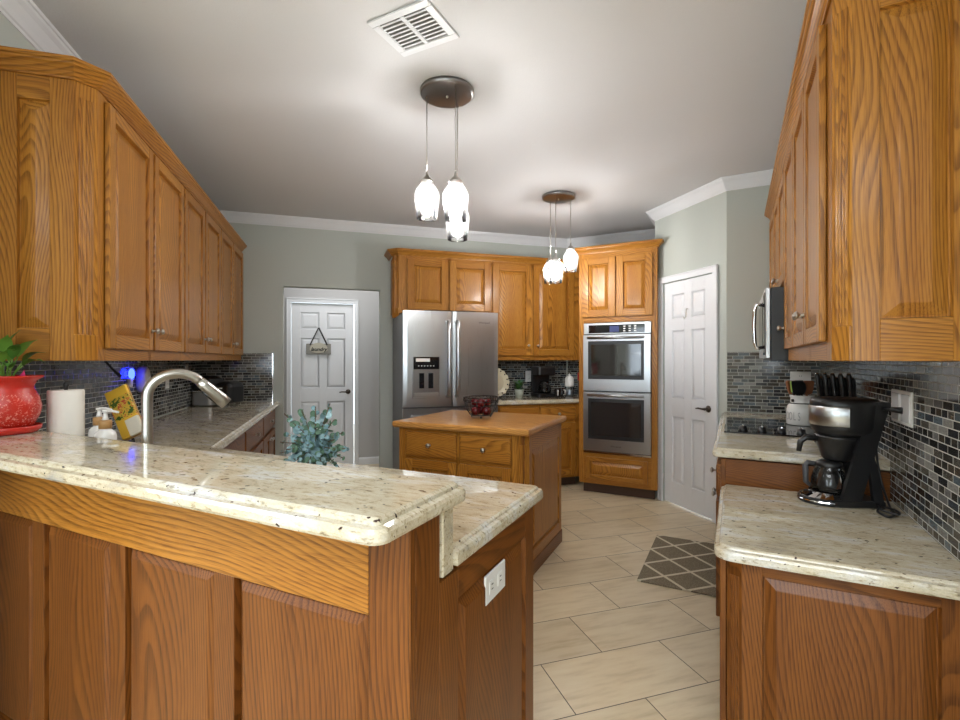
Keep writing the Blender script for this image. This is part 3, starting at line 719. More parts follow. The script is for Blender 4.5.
# --- base cabinets: back wall
t = thing('base_cabinet', back_t(0, 0, 4.59), 45, 'oak base cabinet with two drawers between refrigerator and ovens', 'cabinet', 'oak base cabinets')
m = MB(); m.box(1.63, 2.56, .02, .655, .1, .866, OAK, 'z'); m.box(1.63, 2.54, .08, .10, 0, .1, TOE); m.build('body', t)
m = MB(); m.box(1.63, 1.66, 0, .0199, .1, .866, OAK, 'z'); m.box(2.06, 2.10, 0, .0199, .1, .866, OAK, 'z'); m.box(2.47, 2.60, 0, .0199, .1, .866, OAK, 'z')
m.box(1.66, 2.47, 0, .019, .1, .15, OAK, 'x'); m.box(1.66, 2.47, 0, .019, .81, .866, OAK, 'x'); m.box(1.66, 2.47, 0, .019, .64, .70, OAK, 'x'); m.build('face_frame', t)
add_drawer(t, 1.645, 2.07, .70, .835, OAK); add_drawer(t, 2.09, 2.49, .70, .835, OAK)
add_door(t, 1.645, 2.07, .13, .67, OAK, 2.03, .60); add_door(t, 2.09, 2.49, .13, .67, OAK, 2.13, .60)
SL = [(.010, .872), (.002, .875), (0, .881), (0, .896), (.004, .903), (.014, .906), (.016, .910), (.022, .914)]
p = [B(1.625, 4.56), B(2.455, 4.56), Vector((-1.392, 4.56 / q - 1.392 + 0)), Vector((-1.392, 5.245 / q - 1.392)), B(1.625, 5.245)]
p = [B(1.625, 4.56), Vector((-1.392, 4.56 / q - 1.392)), Vector((-1.392, YD - .012)), Vector((YD - .012 - 5.248 / q, YD - .012)), B(1.625, 5.248)]
m = MB(); m.slab(p, SL, GRAN); tag(m.build('countertop'), 'cream granite worktop between refrigerator and ovens', 'countertop', 'granite worktops')

# --- base cabinets: left run
def left_base(s0, s1, label):
    p = L(0, -.605); t = thing('base_cabinet', (p.x, p.y, 0), LA + 90, label, 'cabinet', 'oak base cabinets')
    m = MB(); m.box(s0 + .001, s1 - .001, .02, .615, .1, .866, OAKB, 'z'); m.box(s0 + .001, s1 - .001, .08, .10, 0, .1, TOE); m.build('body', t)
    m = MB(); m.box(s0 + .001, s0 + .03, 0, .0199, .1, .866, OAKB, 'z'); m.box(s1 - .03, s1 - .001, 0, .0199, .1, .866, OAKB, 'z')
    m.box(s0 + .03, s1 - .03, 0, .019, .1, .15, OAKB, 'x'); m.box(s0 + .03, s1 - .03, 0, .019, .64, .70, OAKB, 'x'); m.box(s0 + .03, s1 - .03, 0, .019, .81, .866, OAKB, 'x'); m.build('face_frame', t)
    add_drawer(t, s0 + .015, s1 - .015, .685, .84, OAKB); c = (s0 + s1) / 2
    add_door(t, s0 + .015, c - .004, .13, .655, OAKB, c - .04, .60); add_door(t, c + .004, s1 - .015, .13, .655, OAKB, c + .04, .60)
left_base(2.75, 3.57, 'oak base cabinet of the left counter next to the peninsula'); left_base(3.57, 4.40, 'oak base cabinet in the middle of the left counter'); left_base(4.40, 5.22, 'oak base cabinet at the far end of the left counter by the doorway')

# --- peninsula worktop with left run
a0 = PN(.003, .276); b0 = PN(.003, .875)
cdir = PN(0, .875) - PN(1, .875)
# far edge meets the left-run front edge (t = -.545)
k = (-.545 - b0.dot(e2)) / cdir.dot(e2); c0 = b0 + cdir * k
d0 = L(5.232, -.545); f0 = L(5.232, LT + .010)
xw = pen_wall_x(.276) + .014; g0 = PN(xw, .276)
poly = fillet([a0, b0, c0, d0, f0, g0], {1: .03, 2: .03})
m = MB(); m.slab(poly, SL, GRAN)
tag(m.build('countertop'), 'long cream granite worktop along the left wall and behind the raised bar', 'countertop', 'granite worktops')
# raised bar
t = thing('bar_top', (PO.x, PO.y, 0), PA, 'raised cream granite bar top on the peninsula in the foreground', 'bar top')
SB_ = [(.012, 1.019), (.003, 1.021), (0, 1.027), (0, 1.040), (.004, 1.046), (.016, 1.049), (.018, 1.055), (.025, 1.060)]
poly = fillet([(pen_wall_x(-.025) + .016, -.025), (.025, -.025), (.025, .292), (pen_wall_x(.292) + .016, .292)], {1: .03, 2: .03}, 6)
m = MB(); m.slab(poly, SB_, GRAN); m.build('slab', t)
m = MB(); m.box(pen_wall_x(.228) + .05, -.006, .228, .2735, .866, 1.0185, GRAN, c=.003); m.build('riser', t)
# peninsula base
t = thing('peninsula_cabinet', (PO.x, PO.y, 0), PA, 'long oak peninsula base with raised panels facing the camera', 'cabinet')
BX = -.012; FY = .115; xl = pen_wall_x(FY) + .05
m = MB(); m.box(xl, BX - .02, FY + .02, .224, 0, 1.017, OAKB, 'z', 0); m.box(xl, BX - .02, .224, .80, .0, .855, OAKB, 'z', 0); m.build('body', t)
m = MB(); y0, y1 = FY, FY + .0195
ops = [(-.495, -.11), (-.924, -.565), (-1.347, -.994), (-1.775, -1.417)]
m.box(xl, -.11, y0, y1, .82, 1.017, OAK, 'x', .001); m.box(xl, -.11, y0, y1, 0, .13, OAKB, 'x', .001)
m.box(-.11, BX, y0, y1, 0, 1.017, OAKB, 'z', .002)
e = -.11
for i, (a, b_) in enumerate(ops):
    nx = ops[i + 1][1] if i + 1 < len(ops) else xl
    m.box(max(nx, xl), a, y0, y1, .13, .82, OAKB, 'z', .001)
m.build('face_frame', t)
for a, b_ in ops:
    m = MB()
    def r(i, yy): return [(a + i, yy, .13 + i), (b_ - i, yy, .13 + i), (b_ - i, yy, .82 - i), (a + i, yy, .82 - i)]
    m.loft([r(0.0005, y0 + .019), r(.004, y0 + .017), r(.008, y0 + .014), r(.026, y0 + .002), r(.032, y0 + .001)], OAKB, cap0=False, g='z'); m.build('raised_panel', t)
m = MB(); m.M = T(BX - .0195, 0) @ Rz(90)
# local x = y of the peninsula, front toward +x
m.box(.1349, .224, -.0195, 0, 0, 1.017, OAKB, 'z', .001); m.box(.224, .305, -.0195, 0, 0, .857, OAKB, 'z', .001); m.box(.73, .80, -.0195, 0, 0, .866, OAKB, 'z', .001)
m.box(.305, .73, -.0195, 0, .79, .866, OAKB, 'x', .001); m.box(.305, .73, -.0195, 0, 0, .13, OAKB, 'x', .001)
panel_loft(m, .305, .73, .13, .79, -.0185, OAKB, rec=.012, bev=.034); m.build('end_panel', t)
p = PN(BX - .0045, .508); t = thing('outlet_plate', (p.x, p.y, .745), PA + 90, 'white horizontal outlet plate on the end of the peninsula', 'outlet', 'outlet plates')
def outlet(t, w, h, horiz=False, mat=WHITEP):
    m = MB(); m.box(-w / 2, w / 2, -.006, 0, -h / 2, h / 2, mat, c=.002); m.build('plate', t)
    for k in (-1, 1):
        m = MB()
        cx, cz = ((.026 * k, 0) if horiz else (0, .026 * k))
        m.box(cx - .015, cx + .015, -.0075, -.005, cz - .016, cz + .016, mat, c=.002)
        for s in (-.006, .006):
            if horiz: m.box(cx - .005, cx + .005, -.0082, -.007, cz + s - .001, cz + s + .001, GREYP, c=0)
            else: m.box(cx + s - .001, cx + s + .001, -.0082, -.007, cz - .005, cz + .005, GREYP, c=0)
        m.build('socket', t)
outlet(t, .125, .074, True)

# --- right near cabinet and worktop (lower desk height)
NZ = .76
t = thing('base_cabinet', (-.022, 1.690, 0), 0, 'oak desk height base cabinet with raised end panel at lower right', 'cabinet', 'oak base cabinets')
m = MB(); m.box(.02, .578, .02, .80, .1, NZ - .045, OAKB, 'z'); m.box(.07, .565, .0, .80, 0, .1, TOE); m.build('body', t)
m = MB(); m.M = T(0, 0); m.box(.040, .095, -.0, .0195, 0, NZ - .044, OAKB, 'z', .001); m.box(.500, .580, 0, .0195, 0, NZ - .044, OAKB, 'z', .001)
m.box(.095, .500, 0, .0195, NZ - .088, NZ - .044, OAKB, 'x', .001); m.box(.095, .500, 0, .0195, 0, .12, OAKB, 'x', .001)
panel_loft(m, .095, .500, .12, NZ - .088, .001, OAKB, rec=.012, bev=.034); m.build('end_panel', t)
m = MB(); m.M = T(-.0, .026) @ Rz(-33); fluted(m, 0, .048, 0, NZ - .044, OAKB); m.build('pilaster', t)
m = MB(); m.M = T(0, .80) @ Rz(-90)
m.box(.001, .775, -.0, .0199, .1, NZ - .044, OAKB, 'z', .001); m.build('face_frame', t)
m = MB(); m.M = T(0, .80) @ Rz(-90); door_shape(m, .02, .39, .13, NZ - .06, OAKB); m.build('door', t)
m = MB(); m.M = T(0, .80) @ Rz(-90); door_shape(m, .40, .765, .13, NZ - .06, OAKB); m.build('door', t)
SN = [(d, z - .914 + NZ) for d, z in SL]
m = MB(); m.slab(fillet([(-.058, 1.632), (XR + .014, 1.632), (XR + .014, 2.493), (-.058, 2.493)], {0: .055, 3: .03}, 6), SN, GRAN)
tag(m.build('countertop'), 'low cream granite worktop under the coffee maker at right', 'countertop', 'granite worktops')
# --- cooktop cabinet and worktop
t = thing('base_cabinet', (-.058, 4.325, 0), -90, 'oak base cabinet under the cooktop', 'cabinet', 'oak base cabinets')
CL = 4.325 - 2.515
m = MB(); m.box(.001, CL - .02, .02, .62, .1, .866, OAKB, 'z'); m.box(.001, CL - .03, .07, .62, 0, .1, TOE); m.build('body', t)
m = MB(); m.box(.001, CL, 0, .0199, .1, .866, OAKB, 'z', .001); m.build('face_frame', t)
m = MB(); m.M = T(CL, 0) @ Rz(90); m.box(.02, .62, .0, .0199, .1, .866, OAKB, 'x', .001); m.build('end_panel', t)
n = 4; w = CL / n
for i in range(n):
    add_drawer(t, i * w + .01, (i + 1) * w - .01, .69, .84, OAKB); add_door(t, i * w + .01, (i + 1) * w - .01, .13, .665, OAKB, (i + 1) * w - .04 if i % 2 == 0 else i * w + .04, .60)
m = MB(); m.slab(fillet([(-.094, 2.502), (XR + .014, 2.502), (XR + .014, 4.322), (-.094, 4.322)], {0: .03}, 5), SL, GRAN)
o = m.build('countertop'); tag(o, 'cream granite worktop around the black glass cooktop', 'countertop', 'granite worktops')
t = thing('cooktop', (.0, 3.44, .9145), 0, 'black glass electric cooktop set in the granite with four knobs', 'cooktop')
m = MB(); m.slab(fillet([(-.055, -.385), (.46, -.385), (.46, .385), (-.055, .385)], {0: .02, 1: .02, 2: .02, 3: .02}), [(0, 0), (0, .005), (.003, .008)], BLACKG); m.build('glass_top', t)
for i in range(4):
    m = MB(); m.lathe([(.022, .008), (.024, .012), (.02, .018), (.018, .034), (.0, .036)], BLACKP, (.04 + i * .092, -.31, 0), 16); m.box(.036 + i * .092, .044 + i * .092, -.33, -.29, .034, .044, CHROME, c=.002); m.build('knob', t)

# --- island
t = thing('kitchen_island', (-1.995, 2.66, 0), 2.0, 'oak kitchen island with drawers and butcher block top', 'island')
IW, ID = .900, .745
m = MB(); m.box(.0, IW - .02, .02, ID, .06, .872, OAKB, 'z'); m.box(.03, IW - .04, .05, ID - .03, 0, .06, OAKB, 'x'); m.build('body', t)
m = MB(); m.box(0, .075, 0, .0199, .0, .872, OAK, 'z'); m.box(.43, .475, 0, .0199, .06, .872, OAK, 'z'); m.box(.80, .845, 0, .0199, .06, .872, OAK, 'z')
for z0, z1_ in ((.06, .10), (.655, .71), (.845, .872)): m.box(.075, .80, 0, .0195, z0, z1_, OAK, 'x')
m.build('face_frame', t)
add_drawer(t, .06, .44, .692, .852, OAK); add_drawer(t, .465, .81, .692, .852, OAK)
add_door(t, .06, .44, .08, .672, OAK, .41, .42); add_door(t, .465, .81, .08, .672, OAK, .50, .42)
m = MB(); m.M = T(.842, 0) @ Rz(42); fluted(m, 0, .082, 0, .872, OAK); m.build('pilaster', t)
m = MB(); m.M = T(IW, .055) @ Rz(90); framed_end(m, 0, ID - .055, 0, .872, OAK, .055, .055, .15, .10, y=-.0, th=.018)
m.box(-.005, ID - .05, -.006, .004, 0, .09, OAKB, 'x', .004); m.build('end_panel', t)
m = MB(); m.slab([(-.03, -.035), (IW + .03, -.035), (IW + .03, ID + .03), (-.03, ID + .03)], [(.010, .873), (.004, .878), (0, .886), (0, .904), (.004, .912), (.008, .914)], BUTCHER, g='x'); m.build('top', t)

# ------------------------------------------------------------------ backsplashes (mosaic)
def splash(name, M, w, z0, z1, label, end=False):
    m = MB(); m.M = M
    m.box(0, w, -.009, -.001, z0, z1, MOSAIC, c=0)
    o = m.build(name)
    return tag(o, label, 'backsplash', 'glass mosaic backsplashes')
p = L(1.9, LT); splash('tile_backsplash', T(p.x, p.y) @ Rz(LA + 90), 5.225 - 1.9, .916, UZ0 - .002, 'dark glass mosaic backsplash on the left wall under the cabinets')
p = B(-1.20, SB); o = splash('tile_backsplash', T(p.x, p.y) @ Rz(45), 1.20 - .505, .916, 1.385, 'short mosaic backsplash at the end of the left counter by the doorway')
m = MB(); m.M = T(p.x, p.y) @ Rz(45); m.box(.696, .704, -.011, -.001, .916, 1.385, CHROME, c=.001); m.build('edge_strip', None).parent = o
p = B(1.60, SB); splash('tile_backsplash', T(p.x, p.y) @ Rz(45), 1.13, .916, UZ0 - .002, 'mosaic backsplash behind the black coffee pot on the back wall')
splash('tile_backsplash', T(cornerBD.x + .012, YD), .37, .916, UZ0 - .002, 'narrow mosaic strip in the corner beside the oven cabinet')
splash('tile_backsplash', T(cornerPE.x + .004, YE), XR - cornerPE.x - .014, .916, 1.382, 'mosaic backsplash on the narrow wall behind the cooktop')
m = MB(); m.M = T(XR, 4.318) @ Rz(-90); m.box(0, 4.318 - 2.50, -.009, -.001, .916, UZ0 - .002, MOSAIC, c=0); m.box(4.318 - 2.50, 4.318 - 1.02, -.009, -.001, NZ + .002, UZ0 - .002, MOSAIC, c=0)
tag(m.build('tile_backsplash'), 'dark glass mosaic backsplash behind the coffee maker on the right wall', 'backsplash', 'glass mosaic backsplashes')

# ------------------------------------------------------------------ rug
t = MB(); t.box(-.52, -.075, 3.02, 3.87, .001, .011, RUG, c=.003)
# keep lattice phase: texture coordinates start at the near left corner
t.t = [Vector((p.x + .52, p.y - 3.01, p.z)) for p in t.t]
tag(t.build('rug'), 'small taupe rug with cream diamond lattice in front of the cooktop', 'rug')

# ------------------------------------------------------------------ ceiling vent and pendants
t = thing('ceiling_vent', (-1.225, 1.74, ZC), 0, 'white square louvred air vent on the ceiling', 'vent')
m = MB(); a, b_ = .15, .13
for x0, x1, y0, y1 in ((-a, a, -b_, -b_ + .035), (-a, a, b_ - .035, b_), (-a, -a + .035, -b_ + .035, b_ - .035), (a - .035, a, -b_ + .035, b_ - .035), (-.01, .01, -b_ + .035, b_ - .035)):
    m.box(x0, x1, y0, y1, -.009, -.001, TRIMW, c=.002)
m.build('frame', t)
m = MB(); m.box(-a + .03, a - .03, -b_ + .03, b_ - .03, -.0025, -.0012, pmat('vent_shadow_grey', (.30, .30, .30), .8), c=0); m.build('backing', t)
for i in range(8):
    for xa, xb in ((-a + .036, -.011), (.011, a - .036)):
        m = MB(); y = -b_ + .047 + i * .0225; m.M = T(0, y, -.0075) @ Matrix.Rotation(rad(24), 4, 'X'); m.box(xa, xb, -.0098, .0098, -.0007, .0007, TRIMW, c=0); m.build('louver', t)
def shade_parts(t, x, y, zb, zt):    # zb bottom of the glass (local)
    m = MB(); m.tube([(x, y, zt), (x, y, zb + .24)], .0028, NICKEL, 6); m.build('cord', t)
    m = MB(); m.lathe([(.0, .255), (.006, .25), (.009, .225), (.022, .215), (.024, .205), (.036, .200), (.036, .190), (.020, .188), (.020, .165), (0, .165)], NICKEL, (x, y, zb), 20); m.build('socket', t)
    m = MB(); m.lathe([(.034, .189), (.040, .180), (.060, .150), (.068, .125), (.066, .10), (.060, .05), (.0545, .006), (.055, 0), (.0535, .0), (.052, .006), (.0575, .05), (.0635, .10), (.0655, .125), (.058, .149), (.038, .178), (.033, .186)], SHADE, (x, y, zb), 28); m.build('glass_shade', t)
    m = MB(); m.lathe([(.0, .045), (.013, .049), (.021, .066), (.023, .085), (.019, .108), (.013, .132), (.012, .163), (0, .164)], BULB, (x, y, zb), 18); m.build('bulb', t)
def pendant(cx, cy, lamps, label):
    t = thing('pendant_light', (cx, cy, ZC), 0, label, 'pendant light', 'three lamp pendant clusters')
    m = MB(); m.lathe([(0, -.028), (.02, -.0275), (.130, -.026), (.140, -.022), (.141, -.001), (0, -.001)], STEELD, seg=48)
    m.lathe([(.0, -.040), (.006, -.038), (.006, -.026)], NICKEL, seg=12); m.build('canopy', t)
    for x, y, zb in lamps: shade_parts(t, x - cx, y - cy, zb - ZC, -.027)
pendant(-1.352, 2.22, [(-1.447, 2.171, 2.068), (-1.262, 2.156, 2.03), (-1.353, 2.33, 1.98)], 'nearer chrome pendant cluster of three glass shades')
pendant(-1.36, 4.09, [(-1.352, 3.99, 1.976), (-1.45, 4.134, 2.0), (-1.27, 4.15, 2.09)], 'farther chrome pendant cluster near the oven cabinet')

# ------------------------------------------------------------------ things on the bar and left counter
def leaf_blade(m, base, tip, width, mat, droop=.0, n=7, fold=.25, side=None):
    b = Vector(base); e = Vector(tip); d = e - b; ln = d.length
    sd = Vector(side) if side else d.cross(Vector((0, 0, 1))); sd.normalize(); up = sd.cross(d).normalized()
    if up.z < 0: up = -up
    vs = []; fs = []
    for i in range(n + 1):
        u = i / n; p = b + d * u + up * (math.sin(u * math.pi) * droop); w = width * (math.sin(min(1, u * 1.08) ** .75 * math.pi) + .02) * .5
        if i == n: w = .0008
        vs += [p - sd * w + up * w * fold, p, p + sd * w + up * w * fold]
    for i in range(n):
        a = i * 3; fs += [(a, a + 1, a + 4, a + 3), (a + 1, a + 2, a + 5, a + 4)]
    k = len(vs)
    vs2 = vs + [v - up * .0008 for v in vs]; f2 = fs + [tuple(k + j for j in f[::-1]) for f in fs]
    m.add(vs2, f2, mat, smooth=True)
# red planter
pc = Vector((-2.288, .762)); px = (pc.x, pc.y, 1.061)
t = thing('flower_pot', px, 0, 'red glazed flower pot with leafy plant on the bar', 'potted plant')
m = MB(); m.lathe([(0, .012), (.062, .012), (.078, .03), (.094, .065), (.098, .095), (.090, .13), (.078, .155), (.076, .168), (.086, .186), (.103, .198), (.104, .203), (.098, .204), (.080, .190), (.070, .175), (.068, .165), (0, .165)], REDG, seg=48); m.build('pot', t)
m = MB(); m.lathe([(0, .001), (.085, .001), (.096, .012), (.099, .026), (.095, .027), (.088, .014), (.0, .0115)], REDG, seg=48); m.build('saucer', t)
m = MB(); m.lathe([(0, .170), (.069, .170)], SOIL, seg=24); m.build('soil', t)
camR = Vector((math.cos(rad(27.5)), math.sin(rad(27.5)), 0)); camF = Vector((-math.sin(rad(27.5)), math.cos(rad(27.5)), 0))
def cr(r, u, f=0): v = camR * r + camF * f; return (v.x, v.y, u)
m = MB()
lv = [((.0, .17), (.12, .275, -.02), .05, .02), ((.01, .17), (.155, .205, -.03), .045, .05), ((.02, .17), (.075, .19, -.07), .05, .035), ((-.01, .17), (.055, .29, -.05), .055, .02), ((0, .17), (-.03, .29, -.08), .05, .03), ((0, .17), (.03, .24, -.09), .06, .03), ((-.01, .17), (-.05, .22, -.09), .05, .04), ((0, .17), (.02, .31, .03), .055, .02), ((0, .17), (-.03, .25, -.09), .05, .02), ((.0, .17), (.085, .245, -.06), .045, .03), ((0, .17), (-.045, .30, -.03), .05, .03), ((.01, .17), (.11, .26, -.07), .05, .02), ((.0, .17), (.06, .235, -.09), .05, .03), ((.01, .17), (.13, .235, .0), .045, .03)]
for i, (b0_, tp, w, dr_) in enumerate(lv):
    b3 = Vector(cr(b0_[0], b0_[1])); t3 = Vector(cr(tp[0], tp[1] + .045, tp[2])); mid = b3.lerp(t3, .42) + Vector((0, 0, .035))
    m.tube([b3, b3.lerp(mid, .5) + Vector((0, 0, .01)), mid], .0022, LEAFY, 5); leaf_blade(m, mid, t3 + (t3 - mid) * .18, w * .72, LEAF if i % 3 else LEAFY, .014)
m.build('foliage', t)
m = MB(); leaf_blade(m, cr(.065, .175, -.03), cr(.095, .225, -.03), .026, PINK, .004, side=camR); leaf_blade(m, cr(.06, .175, -.03), cr(.078, .205, -.035), .02, PINK, .004, side=camR); m.build('pink_bract', t)
# paper towel
t = thing('paper_towel_roll', (-2.303, .945, .9145), 0, 'white paper towel roll standing on a holder behind the bar', 'paper towel')
m = MB(); m.lathe([(.0, .012), (.055, .012), (.057, .016), (.057, .285), (.055, .29), (.02, .29), (.02, .27), (0, .27)], PAPER, seg=36); m.build('roll', t)
m = MB(); m.lathe([(0, 0), (.066, 0), (.068, .006), (.066, .010), (.006, .011), (.006, .30), (.010, .308), (.006, .318), (0, .32)], BLACKP, seg=28); m.build('holder', t)
def soap(x, y, label):
    t = thing('soap_dispenser', (x, y, .9145), 0, label, 'soap dispenser', 'white soap pump bottles')
    m = MB(); m.lathe([(0, 0), (.033, 0), (.036, .004), (.036, .115), (.033, .130), (.020, .142), (.018, .146), (0, .146)], CERAM, seg=28); m.build('bottle', t)
    m = MB(); m.lathe([(.0, .146), (.021, .146), (.021, .174), (.019, .177), (0, .177)], BAMBOO, seg=24); m.build('collar', t)
    m = MB(); m.lathe([(.0, .177), (.011, .178), (.008, .190), (.0065, .200), (.0065, .205), (.011, .207), (.010, .215), (0, .216)], WHITEP, seg=16)
    v = camR * .05 + camF * .0; m.tube([(0, 0, .211), (v.x * .5, v.y * .5, .212), (v.x, v.y, .207)], [.006, .005, .004], WHITEP); m.build('pump', t)
soap(-2.255, 1.035, 'white soap pump bottle nearer the paper towel roll'); soap(-2.12, .993, 'white soap pump bottle nearer the faucet')
# booklet
t = thing('recipe_booklet', (-2.395, 1.155, .972), 27.5, 'yellow food printed booklet leaning at a slant behind the faucet', 'booklet')
m = MB(); m.M = T(.045, 0, 0) @ Matrix.Rotation(rad(-8), 4, 'X') @ Matrix.Rotation(rad(-27), 4, 'Y'); m.box(-.002, .092, -.008, .008, .0, .225, COVER, c=.001); m.build('cover', t)
m = MB(); m.M = T(.045, 0, 0) @ Matrix.Rotation(rad(-8), 4, 'X') @ Matrix.Rotation(rad(-27), 4, 'Y'); m.box(-.008, .094, .0085, .014, -.006, .23, BAMBOO, c=.001); m.build('backing_board', t)
m = MB(); m.M = T(.045, 0, -.057); m.box(-.02, .10, -.03, .05, 0, .012, BLACKP, c=.003); m.box(-.02, .02, -.02, .03, .011, .054, BLACKP, c=.003); m.tube([(.02, .045, .008), (-.02, .05, .12), (-.055, .02, .20)], .006, BLACKP); m.build('stand', t)
# strap hanging under the cabinet
p = L(2.62, -1.10); t = MB(); a = L(2.90, -1.12); b_ = L(2.99, -1.09); t.tube([(a.x, a.y, 1.312), ((a.x + b_.x) / 2, (a.y + b_.y) / 2, 1.27), (b_.x, b_.y, 1.235)], [.005, .006, .010], BLACKP)
tag(t.build('hanging_strap'), 'short black strap hanging under the nearest left cabinet', 'strap')
# faucet
fb = PN(-1.205, .335); t = thing('kitchen_faucet', (fb.x, fb.y, .9145), 0, 'brushed nickel gooseneck kitchen faucet behind the bar', 'faucet')
dv = Vector((.42, .90)).normalized(); H_ = .285; Rr = .086
pts = [(0, 0, .0), (0, 0, .10), (0, 0, H_ - .03)]
for k in range(0, 15):
    a = math.pi - math.pi * .80 * k / 14; r_ = Rr + Rr * math.cos(a); pts.append((dv.x * r_, dv.y * r_, H_ + Rr * .86 * math.sin(a)))
m = MB(); m.tube(pts, .0165, NICKEL, 16); m.lathe([(0, 0), (.026, 0), (.026, .05), (.02, .055), (.0145, .06)], NICKEL, seg=20); m.build('spout', t)
l_ = Vector(pts[-1]); dd = (Vector(pts[-1]) - Vector(pts[-2])).normalized()
m = MB(); m.tube([l_ - dd * .005, l_ + dd * .02, l_ + dd * .09, l_ + dd * .115], [.0175, .019, .0225, .0215], NICKEL, 16); m.tube([l_ + dd * .1145, l_ + dd * .117], .016, BLACKP, 16); hd = m.build('spray_head', t)
m = MB(); nn = Vector((dv.x, dv.y, 0)) * -1; c1 = l_ + dd * .06 + (nn - dd * nn.dot(dd)).normalized() * .019; m.tube([c1 - dd * .03, c1 + dd * .03], .006, BLACKP); m.build('button', hd)
m = MB(); m.tube([(.0, 0, .045), (.05, -.01, .055), (.085, -.012, .075)], [.011, .008, .006], NICKEL); m.build('lever', t)
# eucalyptus
t = thing('eucalyptus_arrangement', (-1.372, 1.322, .9145), 0, 'blue green eucalyptus arrangement standing behind the bar', 'plant')
m = MB(); m.lathe([(0, 0), (.035, 0), (.04, .02), (.036, .035), (0, .035)], EUC2, seg=20); m.build('pot', t)
mf = MB(); ms = MB(); rnd = random.Random(5)
stems = [(-.115, .19, 0), (-.06, .205, .02), (.0, .215, 0), (.045, .225, .03), (.075, .17, -.02), (.10, .12, 0), (-.10, .12, -.03), (-.13, .085, 0), (-.045, .15, -.05), (.02, .16, -.06), (.06, .12, -.07), (-.08, .07, -.07), (0, .09, -.09), (.09, .07, -.06), (.12, .06, 0), (-.03, .11, .05), (-.12, .05, -.03), (.05, .05, -.09), (-.03, .04, -.1), (.115, .03, -.03), (.0, .01, -.10), (-.05, .0, -.09), (.06, .0, -.09), (-.10, .01, -.04), (.10, -.005, -.03), (.03, -.01, -.085), (-.02, -.01, -.09), (.08, .10, -.04), (-.06, .10, -.05), (-.115, -.005, -.05)]
for i, (r_, u_, f_) in enumerate(stems):
    b3 = Vector((0, 0, .04)); t3 = Vector(cr(r_ * 1.0, u_ + .018, f_)); midp = b3.lerp(t3, .5) + Vector((0, 0, .025)); ms.tube([b3, midp, t3], .0018, TWIG, 5)
    ln = (t3 - b3).length; nl = int(6 + ln * 55)
    for j in range(nl):
        u = .25 + .75 * j / nl; p = (b3.lerp(midp, u * 2) if u < .5 else midp.lerp(t3, u * 2 - 1)); s_ = (.018 - .010 * (j / nl)) * rnd.uniform(.8, 1.15)
        nrm = Vector((rnd.uniform(-1, 1), rnd.uniform(-1, 1), rnd.uniform(-.2, .9))) - camF * .7; nrm.normalize(); aa = nrm.cross(Vector((.3, .2, 1))).normalized(); bbv = nrm.cross(aa)
        c_ = p + aa * s_ * rnd.choice((-1, 1)) * .8
        vs = [c_ + (aa * math.cos(2 * math.pi * k / 9) + bbv * math.sin(2 * math.pi * k / 9)) * s_ for k in range(9)]; vs.append(c_ - nrm * s_ * .2)
        mf.add(vs, [(k, (k + 1) % 9, 9) for k in range(9)], rnd.choice((EUC, EUC, EUC2, EUC2, EUC3)), smooth=True)
ms.build('stems', t); mf.build('leaves', t)
# corner grill
p = L(4.86, -1.01); t = thing('countertop_grill', (p.x, p.y, .9145), LA + 90 - 145.8 + 180 - 111, 'black and stainless countertop grill in the far left corner', 'small appliance')
t.rotation_euler = (0, 0, rad(20))
m = MB(); rr_ = [(.0, .0)]
def rbox(m, x0, x1, y0, y1, z0, z1, r, mat, top=.03):
    m.slab(fillet([(x0, y0), (x1, y0), (x1, y1), (x0, y1)], {0: r, 1: r, 2: r, 3: r}, 5), [(.006, z0), (0, z0 + .006), (0, z1 - top), (top * .3, z1 - top * .3), (top, z1)], mat)
rbox(m, -.19, .0, -.12, .12, .006, .13, .03, pmat('satin_aluminium', (.62, .62, .63), .35, .7), .004); m.build('base', t)
m = MB(); rbox(m, -.195, .0, -.125, .125, .132, .262, .05, BLACKP, .085); m.build('lid', t)
m = MB(); m.box(-.17, .0, -.134, -.126, .125, .138, CHROME, c=.003); m.build('trim_band', t)
m = MB(); rbox(m, .005, .18, -.11, .12, .03, .215, .05, BLACKP, .05); m.box(.03, .155, -.117, -.10, .12, .18, BRONZE, c=.008); m.box(.075, .11, -.119, -.115, .155, .165, WHITEP, c=.001); m.build('housing', t)
# plug in night light and air freshener
def wallL(s, z, off=.0095): p = L(s, LT + off); return (p.x, p.y, z)
t = thing('plug_in_freshener', wallL(3.66, 1.19), LA + 90, 'white oval plug in device on the left wall tiles', 'plug-in device')
m = MB(); m.M = T(0, 0, 0); R = []
for dy, k in ((0, .9), (-.02, 1), (-.045, .95), (-.052, .8)): R.append([(.058 * k * math.cos(a), dy, .092 * k * math.sin(a)) for a in [2 * math.pi * i / 24 for i in range(24)]])
m.loft(R, WHITEP, smooth=True); m.build('body', t)
t = thing('night_light', wallL(3.485, 1.20), LA + 90, 'glowing blue plug in night light on the left wall tiles', 'night light')
m = MB(); m.box(-.02, .02, -.022, 0, -.045, .01, WHITEP, c=.004); m.build('body', t); m = MB(); m.ell((0, -.02, .035), (.022, .016, .035), BLUE); m.build('bulb', t)
t = thing('outlet_plate', wallL(4.70, 1.225), LA + 90, 'white outlet plate on the left wall above the corner grill', 'outlet', 'outlet plates'); outlet(t, .075, .118)
t = thing('outlet_plate', wallL(4.20, 1.165), LA + 90, 'white outlet plate on the left wall seen inside the faucet arch', 'outlet', 'outlet plates'); outlet(t, .075, .118)

